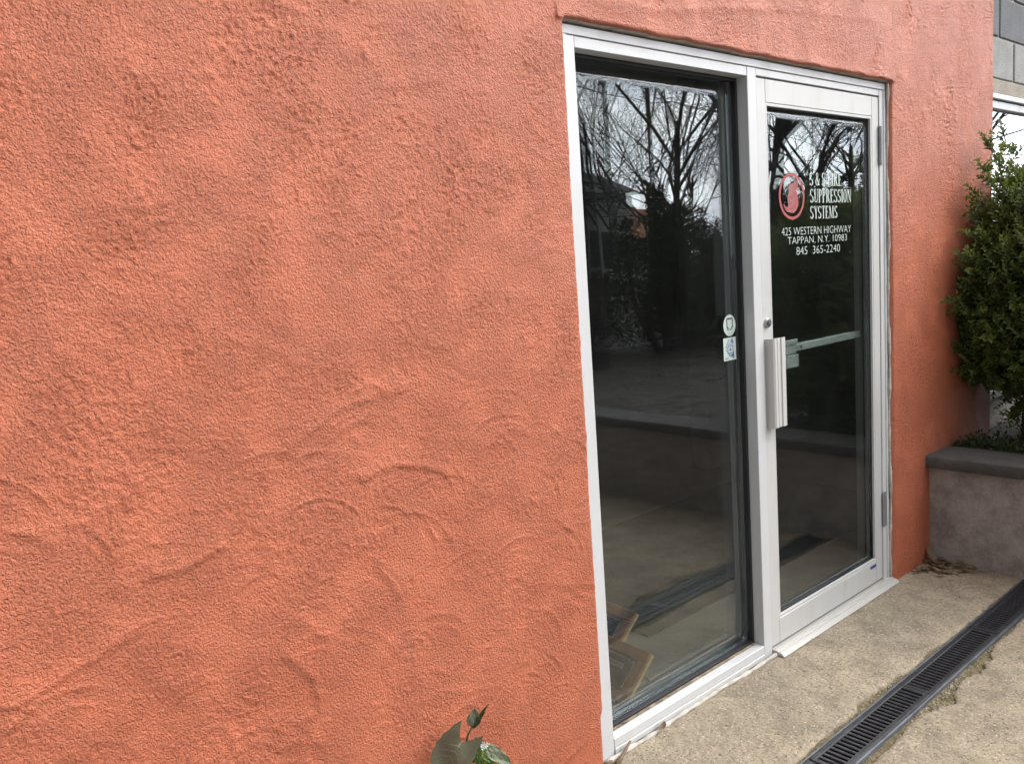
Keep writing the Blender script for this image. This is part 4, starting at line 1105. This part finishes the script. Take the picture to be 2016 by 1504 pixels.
def groundcover():
    rr = random.Random(29); L = MB()
    for k in range(420):
        x = PLX + .235 + abs(rr.gauss(0, .16)); y = rr.uniform(-.75, -.05)
        if x > 3.2: continue
        p = Vector((x, y, .47 + rr.random() * .02)); h = rr.uniform(.02, .07)
        for j in range(7):
            d = (rv(rr, .6) + Vector((0, 0, .8))).normalized(); q = p + d * h * rr.uniform(.5, 1.1)
            leaf_quad(L, q, (d + rv(rr, .5)).normalized(), Vector((0, 0, 1)), rr.uniform(.015, .028), rr.uniform(.010, .017))
    tag(L.build('ground_cover', M_IVY), 'low leafy ground cover along the back of the planter cap', 'ground cover', kind='stuff')
groundcover()

def dry_leaf_mesh(mb, p, yaw, L, Wd, rr, tilt=0.0, curl=.35):
    n = 7; rows = []
    ax = Vector((math.cos(yaw), math.sin(yaw), tilt)).normalized(); sd = Vector((-math.sin(yaw), math.cos(yaw), rr.uniform(-.3, .3))).normalized(); up = ax.cross(sd).normalized()
    if up.z < 0: up = -up
    b = len(mb.V)
    for i in range(n):
        t = i / (n - 1); w = Wd * .5 * math.sin(math.pi * min(.98, .04 + .92 * t)) ** .8 * rr.uniform(.8, 1.15)
        for s in (-1, 0, 1):
            q = Vector(p) + ax * L * (t - .5) + sd * s * w + up * (curl * w * abs(s) + .25 * L * curl * (2 * t - 1) ** 2 + .002)
            mb.V.append(tuple(q))
    for i in range(n - 1):
        for s in (0, 1): mb.F.append([b + i * 3 + s, b + i * 3 + s + 1, b + i * 3 + s + 4, b + i * 3 + s + 3])
def litter():
    rr = random.Random(31); mb = MB()
    for k in range(60):
        t = rr.random()
        x = PLX - .02 - abs(rr.gauss(0, .05)) - .10 * (rr.random() < .3); y = WALL_Y - .03 - abs(rr.gauss(0, .10))
        dry_leaf_mesh(mb, (x, y, .006 + .022 * rr.random() * math.exp(-abs(x - PLX) / .06)), rr.uniform(0, 6.3), rr.uniform(.025, .075), rr.uniform(.007, .022), rr, rr.uniform(-.25, .3), rr.uniform(.2, .7))
    tag(mb.build('leaf_litter', M_DRY, None, True), 'heap of dry brown leaves in the corner between wall and planter', 'leaf litter', kind='stuff')
    mb = MB()
    for k in range(4200):
        x = PLX + .25 + rr.random() ** 1.3 * 9; y = -rr.random() * 8 - .1
        z = .462 + .03 * float(fbm(np.array([x * 1.3]), np.array([y * 1.3]), 3, 141)[0]) * float(sstep(0, 1.2, np.array([x - PLX - .2]))[0]) + .02 * max(x - 4, 0)
        b = len(mb.V); a = rr.uniform(0, 6.3); l = rr.uniform(.015, .035); w = l * .5; tl = rr.uniform(-.4, .4)
        c, s = math.cos(a), math.sin(a)
        mb.V += [(x - c * l, y - s * l, z + .004), (x + s * w, y - c * w, z + .01 + tl * w), (x + c * l, y + s * l, z + .012), (x - s * w, y + c * w, z + .01 - tl * w)]
        mb.F.append([b, b + 1, b + 2, b + 3])
    tag(mb.build('fallen_leaves', M_DARKLEAF), 'carpet of fallen brown leaves over the garden bed', 'leaf litter', kind='stuff')
litter()
def scatter():
    r2 = random.Random(91); mb = MB()
    for k in range(150):
        x = r2.uniform(-.1, 2.2); y = r2.choice((r2.uniform(-.42, -.03), -.03 - abs(r2.gauss(0, .03)), r2.uniform(-1.2, -.6)))
        dry_leaf_mesh(mb, (x, y, .0035), r2.uniform(0, 6.3), r2.uniform(.003, .014), r2.uniform(.002, .005), r2, .05, .5)
    tag(mb.build('crumbs', M_DRY, None, True), 'small crumbs of leaf and bark scattered over the pavement', 'debris', kind='stuff')
scatter()
rr = random.Random(37)
def single_leaf(p, yaw, L, W, label, name='dry_leaf', tilt=.1, curl=.6):
    mb = MB(); dry_leaf_mesh(mb, p, yaw, L, W, rr, tilt, curl); tag(mb.build(name, M_DRY, None, True), label, 'leaf')
single_leaf((.245, -.024, .010), .35, .042, .018, 'crumpled brown leaf caught against the sidelight sill', tilt=.2, curl=.9)
single_leaf((2.225, -.052, .040), 1.35, .075, .050, 'tan leaf standing against the wall beside the planter', tilt=1.6, curl=.3)
mb = MB(); tube(mb, [(.000, -.040, .006), (.030, -.034, .010), (.062, -.026, .022), (.090, -.020, .034)], [.0065, .006, .005, .0035], 7); tag(mb.build('twig', M_DRY, None, True), 'short brown twig lying at the foot of the left jamb', 'twig')
box_deb = MB()
for k in range(26):
    dry_leaf_mesh(box_deb, (-.018 + rr.gauss(0, .014), -.04 + rr.gauss(0, .012), .006 + .006 * rr.random()), rr.uniform(0, 6), rr.uniform(.008, .022), rr.uniform(.004, .010), rr, .1, .6)
tag(box_deb.build('debris', M_DRY, None, True), 'crumbs of plaster and leaf at the foot of the left jamb', 'debris', kind='stuff')

# ------------------------------------------------------------------ flowering weed at the wall
def weed():
    e = empty('flowering_weed', (-.612, -.124, 0)); tag(e, 'green weed with heart-shaped leaves and small white flowers by the wall', 'weed')
    mb = MB()
    st = [(-.618, -.128, 0), (-.615, -.126, .15), (-.612, -.124, .296), (-.608, -.121, .336), (-.607, -.113, .382), (-.602, -.114, .399), (-.59, -.121, .421)]
    tube(mb, st, [.0036, .0034, .003, .0028, .0026, .0024, .002], 8)
    tube(mb, [(-.612, -.124, .28), (-.595, -.133, .33), (-.578, -.142, .366)], [.0026, .0022, .0018], 7)
    tube(mb, [(-.612, -.124, .27), (-.58, -.145, .33), (-.572, -.147, .360)], [.002, .0018, .0012], 6)
    mb.build('stem', M_STEM, e, True)
    def leaf(base, tip, width, nrm, mat, cup=.25, serr=.05, heart=.22, droop=0, seed=0):
        rl = random.Random(seed); b0 = Vector(base); t0 = Vector(tip); ax = (t0 - b0); L = ax.length; ax.normalize()
        nr = Vector(nrm); nr = (nr - ax * nr.dot(ax)).normalized(); sd = ax.cross(nr).normalized()
        rows, cols = 15, 9; V = []; F = []
        for i in range(rows):
            t = i / (rows - 1)
            w = width * .5 * (math.sin(math.pi * t ** .62) ** .75 if 0 < t < 1 else .02) if heart < .2 else width * .5 * max(.01, math.sin(math.pi * (.16 + .84 * t) ** .85)) ** .8
            w *= 1 + (serr * (1 if i % 2 else -1))
            for j in range(cols):
                s = -1 + 2 * j / (cols - 1)
                back = -heart * L * abs(s) ** 1.4 * math.exp(-t * 5)       # heart lobes reach behind the stalk
                p = b0 + ax * (t * L + back) + sd * s * w + nr * (cup * abs(s) * w + .004 * math.sin(7 * t + 3 * s) * (width / .08) - droop * t * t * L + .0022 * math.cos(s * 9) * math.sin(t * 14))
                V.append(p)
        for i in range(rows - 1):
            for j in range(cols - 1): F.append([i * cols + j, i * cols + j + 1, (i + 1) * cols + j + 1, (i + 1) * cols + j])
        o = link_mesh('leaf', V, F, mat, e, True)
        if width > .03:
            vm = MB()
            def on_leaf(t, s): 
                i = min(int(t * (rows - 1)), rows - 2); f = t * (rows - 1) - i; j = min(int((s + 1) / 2 * (cols - 1)), cols - 2); g = (s + 1) / 2 * (cols - 1) - j
                q = (V[i * cols + j] * (1 - f) + V[(i + 1) * cols + j] * f) * (1 - g) + (V[i * cols + j + 1] * (1 - f) + V[(i + 1) * cols + j + 1] * f) * g
                return q + nr * .0004
            tube(vm, [on_leaf(t, 0) for t in np.linspace(.02, .96, 12)], [.0011 - .0008 * k / 11 for k in range(12)], 5)
            for t0 in (.08, .22, .38, .54, .70):
                for sg in (-1, 1): tube(vm, [on_leaf(min(.97, t0 + .26 * q), sg * .88 * q) for q in np.linspace(0, 1, 6)], [.0007 - .0005 * k / 5 for k in range(6)], 4)
            vm.build('vein', M_VEIN, o, True)
        return o
    cdir = (-.60, -.70, .35)
    leaf((-.620, -.108, .385), (-.682, -.066, .296), .100, (-.45, -.80, .40), M_WEED, .24, .03, .42, .06, 1)
    leaf((-.590, -.121, .419), (-.580, -.123, .464), .036, (-.64, -.75, .1), M_WEEDP, .10, .02, .05, 0, 2)
    leaf((-.592, -.122, .414), (-.553, -.143, .471), .012, (-.7, -.5, .5), M_WEEDN, .7, .0, 0, 0, 3)
    leaf((-.591, -.124, .416), (-.561, -.140, .459), .010, (-.5, -.8, .2), M_WEEDN, .7, .0, 0, 0, 4)
    leaf((-.572, -.147, .364), (-.530, -.191, .317), .034, (-.5, -.6, .6), M_WEEDP, .25, .03, .10, .02, 5)
    leaf((-.574, -.140, .366), (-.592, -.125, .393), .018, (-.5, -.7, .5), M_WEEDP, .25, .03, .05, 0, 6)
    for k, (tx, ty, tz, w) in enumerate(((-.606, -.126, .330, .034), (-.585, -.150, .312, .038), (-.560, -.168, .326, .034), (-.598, -.140, .318, .036), (-.571, -.163, .316, .034), (-.580, -.132, .342, .028))):
        leaf((-.577, -.142, .366 - .002 * k), (tx, ty, tz), w, (-.45, -.55, .7), M_WEEDG, .30, .07, .12, .08, 10 + k)
    rr = random.Random(41)
    fl = MB(); bu = MB()
    for k in range(9):
        a = k * 2.4; r = .0085 * math.sqrt(k / 8 + .05)
        c = Vector((-.577, -.145, .374)) + Vector(_r) * (r * math.cos(a)) + Vector(_u) * (r * math.sin(a)) - Vector(_f) * .004
        nn = (-Vector(_f) + rv(rr, .35) + Vector((0, 0, .3))).normalized(); s1 = nn.orthogonal().normalized(); s2 = nn.cross(s1)
        for q in range(4):
            an = q * math.pi / 2 + rr.random(); d = s1 * math.cos(an) + s2 * math.sin(an); sp = nn.cross(d)
            b = len(fl.V); l = .0052
            fl.V += [tuple(c), tuple(c + d * l * .6 + sp * l * .3 + nn * .0006), tuple(c + d * l + nn * .0003), tuple(c + d * l * .6 - sp * l * .3 + nn * .0006)]
            fl.F.append([b, b + 1, b + 2, b + 3])
        revolve(bu, c, nn, [(-.003, .0006), (0, .0011), (.0012, .0008)], 6)
    fl.build('flower_petals', M_PETAL, e); bu.build('flower_centres', M_WEEDG, e)
weed()

# ------------------------------------------------------------------ the garden and street that the glass mirrors
def grow_tree(seed, height, r0, nlimb, spread, trunk_frac=.45, lean=0.0, levels=3, fork=False):
    rr = random.Random(seed); T = MB(); B = MB()
    def path(p, d, L, n, wig, up):
        pts = [p.copy()]
        for i in range(n):
            d = (d + rv(rr, wig) + Vector((0, 0, up))).normalized(); p = p + d * (L / n); pts.append(p.copy())
        return pts
    def branch(p, d, L, r, lev):
        n = 6 if lev == 1 else (5 if lev == 2 else 3)
        pts = path(p, d, L, n, .16 if lev < 3 else .22, .05 if lev < 3 else .02)
        tube(B, pts, [r * (1 - .75 * i / n) for i in range(n + 1)], 6 if lev == 1 else (4 if lev == 2 else 3), False)
        if lev >= levels + 1: return
        k = {1: 8, 2: 7, 3: 5}.get(lev, 4)
        for i in range(k):
            t = .22 + .78 * (i + rr.random()) / k; j = min(int(t * n), n - 1); q = pts[j] + (pts[j + 1] - pts[j]) * (t * n - j)
            ax = (pts[j + 1] - pts[j]).normalized(); o = rv(rr).cross(ax)
            if o.length < 1e-3: continue
            branch(q, (ax * .75 + o.normalized() * .75).normalized(), L * rr.uniform(.38, .62) * (1.1 - .5 * t), max(r * (1 - .75 * t) * .50, .0024), lev + 1)
    tp = path(Vector((0, 0, 0)), Vector((lean, 0, 1)).normalized(), height * trunk_frac, 8, .05, .03)
    tube(T, tp, [r0 * (1.25 if i == 0 else 1) * (1 - .35 * i / 8) for i in range(9)], 12)
    top = tp[-1]
    for i in range(nlimb):
        t = .45 + .55 * (i + .5) / nlimb; j = min(int(t * 8), 7); q = tp[j] + (tp[j + 1] - tp[j]) * (t * 8 - j)
        a = i * 2.4 + rr.random(); d = Vector((math.cos(a) * spread, math.sin(a) * spread, 1)).normalized()
        branch(q, d, height * rr.uniform(.42, .62), r0 * rr.uniform(.34, .48), 1)
    return T, B
def tree_proto(name, mat, **k):
    T, B = grow_tree(**k); e = empty(name)
    T.build('trunk', mat, e, True); B.build('crown', mat, e, True); return e
used = set()
def put(proto, loc, rz, s, label, cat, group):
    e = proto if proto.name not in used else copy_tree(proto)
    used.add(proto.name)
    e.location = loc; e.rotation_euler = (0, 0, rz); e.scale = (s, s, s)
    tag(e, label, cat, group); return e
pA = tree_proto('bare_tree', M_BARK, seed=101, height=9.0, r0=.080, nlimb=8, spread=.75, trunk_frac=.38)
pB = tree_proto('bare_tree', M_BARKD, seed=102, height=8.0, r0=.11, nlimb=4, spread=1.0, trunk_frac=.34, lean=.12)
pC = tree_proto('bare_tree', M_BARKP, seed=103, height=9.0, r0=.055, nlimb=7, spread=.55, trunk_frac=.75, levels=2)
GB = 'bare trees across the garden'
bz = lambda x: .45 + .02 * max(x - 4, 0)
put(pA, (11.1, -8.0, bz(11)), .4, 1.0, 'bare many-branched tree mirrored in the middle of the sidelight', 'tree', GB)
put(pB, (9.6, -5.4, bz(9.6)), 2.3, 1.15, 'thick forked bare tree mirrored at the upper left of the door glass', 'tree', GB)
put(pB, (11.4, -5.9, bz(11.4)), .9, .95, 'dark bare trunk mirrored beside the forked tree in the door glass', 'tree', GB)
put(pC, (9.15, -8.0, bz(9)), 0, 1.0, 'slender pale bare tree mirrored at the left of the sidelight', 'tree', GB)
put(pC, (13.2, -10.4, bz(13)), 1.9, 1.1, 'slender pale bare tree behind the many-branched tree', 'tree', GB)
put(pA, (17.8, -8.2, bz(17.8)), 3.3, .9, 'bare tree mirrored at the right edge of the door glass', 'tree', GB)
put(pA, (15.2, -13.5, bz(15)), 5.0, .95, 'bare tree at the back of the garden near the middle', 'tree', GB)
put(pB, (20.0, -14.5, 0), 4.0, 1.1, 'far bare tree standing beyond the garden bed', 'tree', GB)
put(pA, (26.0, -16.0, 0), 1.2, 1.2, 'farthest bare tree along the street', 'tree', GB)
put(pA, (13.5, -4.2, bz(13.5)), 2.0, .9, 'bare tree near the block building wall', 'tree', GB)
put(pA, (8.4, -6.6, bz(8.4)), 2.6, .62, 'small bare tree mirrored left of the many-branched tree', 'tree', GB)
put(pA, (10.2, -7.0, bz(10)), 4.4, .66, 'small bare tree mirrored at the upper right of the sidelight', 'tree', GB)
put(pA, (12.6, -6.4, bz(12.6)), .2, .70, 'small bare tree mirrored in the middle of the door glass', 'tree', GB)
put(pC, (7.6, -7.4, bz(7.6)), 3.1, .8, 'thin pale sapling near the dead trunk', 'tree', GB)
# broken dead trunk
e = empty('dead_trunk', (4.36, -4.0, .45)); tag(e, 'dark broken tree trunk mirrored at the left edge of the sidelight', 'tree trunk')
mb = MB(); tube(mb, [(4.36, -4, .4), (4.36, -4, 1.2), (4.37, -4, 2.0), (4.345, -4, 2.55), (4.29, -4, 2.9), (4.25, -4.02, 3.12)], [.12, .095, .088, .082, .075, .045], 12); mb.build('trunk', M_BARKD, e, True)
mb = MB(); tube(mb, [(4.36, -4, 1.9), (4.6, -4.1, 2.15), (4.95, -4.15, 2.2), (5.3, -4.3, 2.4)], [.03, .022, .016, .006], 6); tube(mb, [(4.33, -4, 2.4), (4.1, -4.1, 2.7), (4.0, -4.2, 3.1)], [.03, .02, .006], 6); mb.build('branch', M_BARKD, e, True)

def evergreen(seed, h, r, n):
    rr = random.Random(seed); L = MB(); T = MB(); lobes = []
    for k in range(11):
        a = k * 2.4 + rr.random(); q = r * .62 * math.sqrt(k / 10)
        lobes.append((math.cos(a) * q, math.sin(a) * q, h * (1 - .5 * (q / r)) * rr.uniform(.72, 1.0), r * rr.uniform(.30, .46)))
    for k in range(n):
        cx, cy, hh, rl = rr.choice(lobes)
        t = rr.random() ** .75; prof = (1 - t) ** .7 * (.5 + .5 * min(1, t * 4 + .25))
        a = rr.uniform(0, 2 * math.pi); rad = rl * prof * (rr.random() ** .45)
        p = Vector((cx + math.cos(a) * rad, cy + math.sin(a) * rad, .05 + hh * t))
        out = Vector((math.cos(a), math.sin(a), 0)); d = (out * .6 + Vector((0, 0, .7)) + rv(rr, .45)).normalized()
        l = rr.uniform(.04, .10)
        for q in range(4):
            leaf_quad(L, p + rv(rr, .03), (d + rv(rr, .5)).normalized(), out, l, l * .26, .1)
    for cx, cy, hh, rl in lobes: tube(T, [(cx * .2, cy * .2, -.05), (cx * .8, cy * .8, hh * .4), (cx, cy, hh * .9)], [.03, .02, .006], 6)
    e = empty('evergreen_shrub'); L.build('crown', M_EVG, e); T.build('trunk', M_BARKD, e); return e
e1 = evergreen(201, 2.05, .95, 2600); e2 = evergreen(202, 1.65, 1.1, 2800)
GE = 'dark evergreen shrubs in the garden bed'
for k, (pr, x, y, s, lb) in enumerate((
        (e1, 5.75, -4.15, 1.0, 'dark evergreen shrub mirrored at the centre of the sidelight'),
        (e1, 6.45, -4.35, .92, 'dark evergreen shrub mirrored at the right of the sidelight'),
        (e2, 7.7, -4.3, 1.0, 'broad evergreen shrub mirrored at the left of the door glass'),
        (e2, 8.7, -4.2, 1.05, 'broad evergreen shrub mirrored in the middle of the door glass'),
        (e1, 9.6, -4.2, 1.08, 'tall evergreen shrub mirrored at the right of the door glass'),
        (e2, 5.2, -5.2, .75, 'low evergreen shrub behind the dead trunk'),
        (e2, 6.9, -3.2, .62, 'small evergreen shrub low before the others'),
        (e2, 10.8, -3.6, 1.2, 'broad evergreen shrub farthest along the bed'),
        (e2, 12.6, -6.8, 1.3, 'large evergreen shrub under the bare trees'),
        (e1, 4.9, -6.6, .9, 'evergreen shrub at the back of the bed near the planter'))):
    put(pr, (x, y, bz(x)), k * 1.3, s, lb, 'shrub', GE)

def house(name, x0, x1, y0, y1, zw, zr, wall, roof, label):
    e = empty(name, ((x0 + x1) / 2, (y0 + y1) / 2, -.16)); tag(e, label, 'house')
    box('wall', (x0, x1, y0, y1, -.16, zw), wall, e, .01)
    z = .3
    while z < zw - .12:
        box('siding_board', (x0 - .012, x1 + .012, y1, y1 + .018, z, z + .185), wall, e, .006); z += .2
    ym = (y0 + y1) / 2
    mb = MB(); mb.add([(x0 - .3, y0 - .4, zw), (x1 + .3, y0 - .4, zw), (x1 + .3, y1 + .4, zw), (x0 - .3, y1 + .4, zw), (x0 - .3, ym, zr), (x1 + .3, ym, zr)], [[0, 1, 5, 4], [3, 4, 5, 2], [0, 4, 3], [1, 2, 5], [0, 3, 2, 1]]); mb.build('roof', roof, e)
    n = 3
    for i in range(n):
        xc = x0 + (x1 - x0) * (i + .5) / n
        w = empty('window', (xc, y1, 1.5), e)
        box('frame', (xc - .5, xc + .5, y1 + .019, y1 + .05, 1.2, 2.7), M_ALU, w, .01); box('pane', (xc - .43, xc + .43, y1 + .051, y1 + .056, 1.27, 2.63), M_PLATE, w, .002)
house('white_house', 14.5, 23.6, -27, -20, 4.0, 5.6, M_SIDING, M_ROOFG, 'white clapboard house across the street mirrored in the sidelight')
house('low_house', 27.5, 36.0, -33, -26.5, 2.6, 4.3, M_SIDING, M_ROOFO, 'low house with an orange roof mirrored above the evergreens')
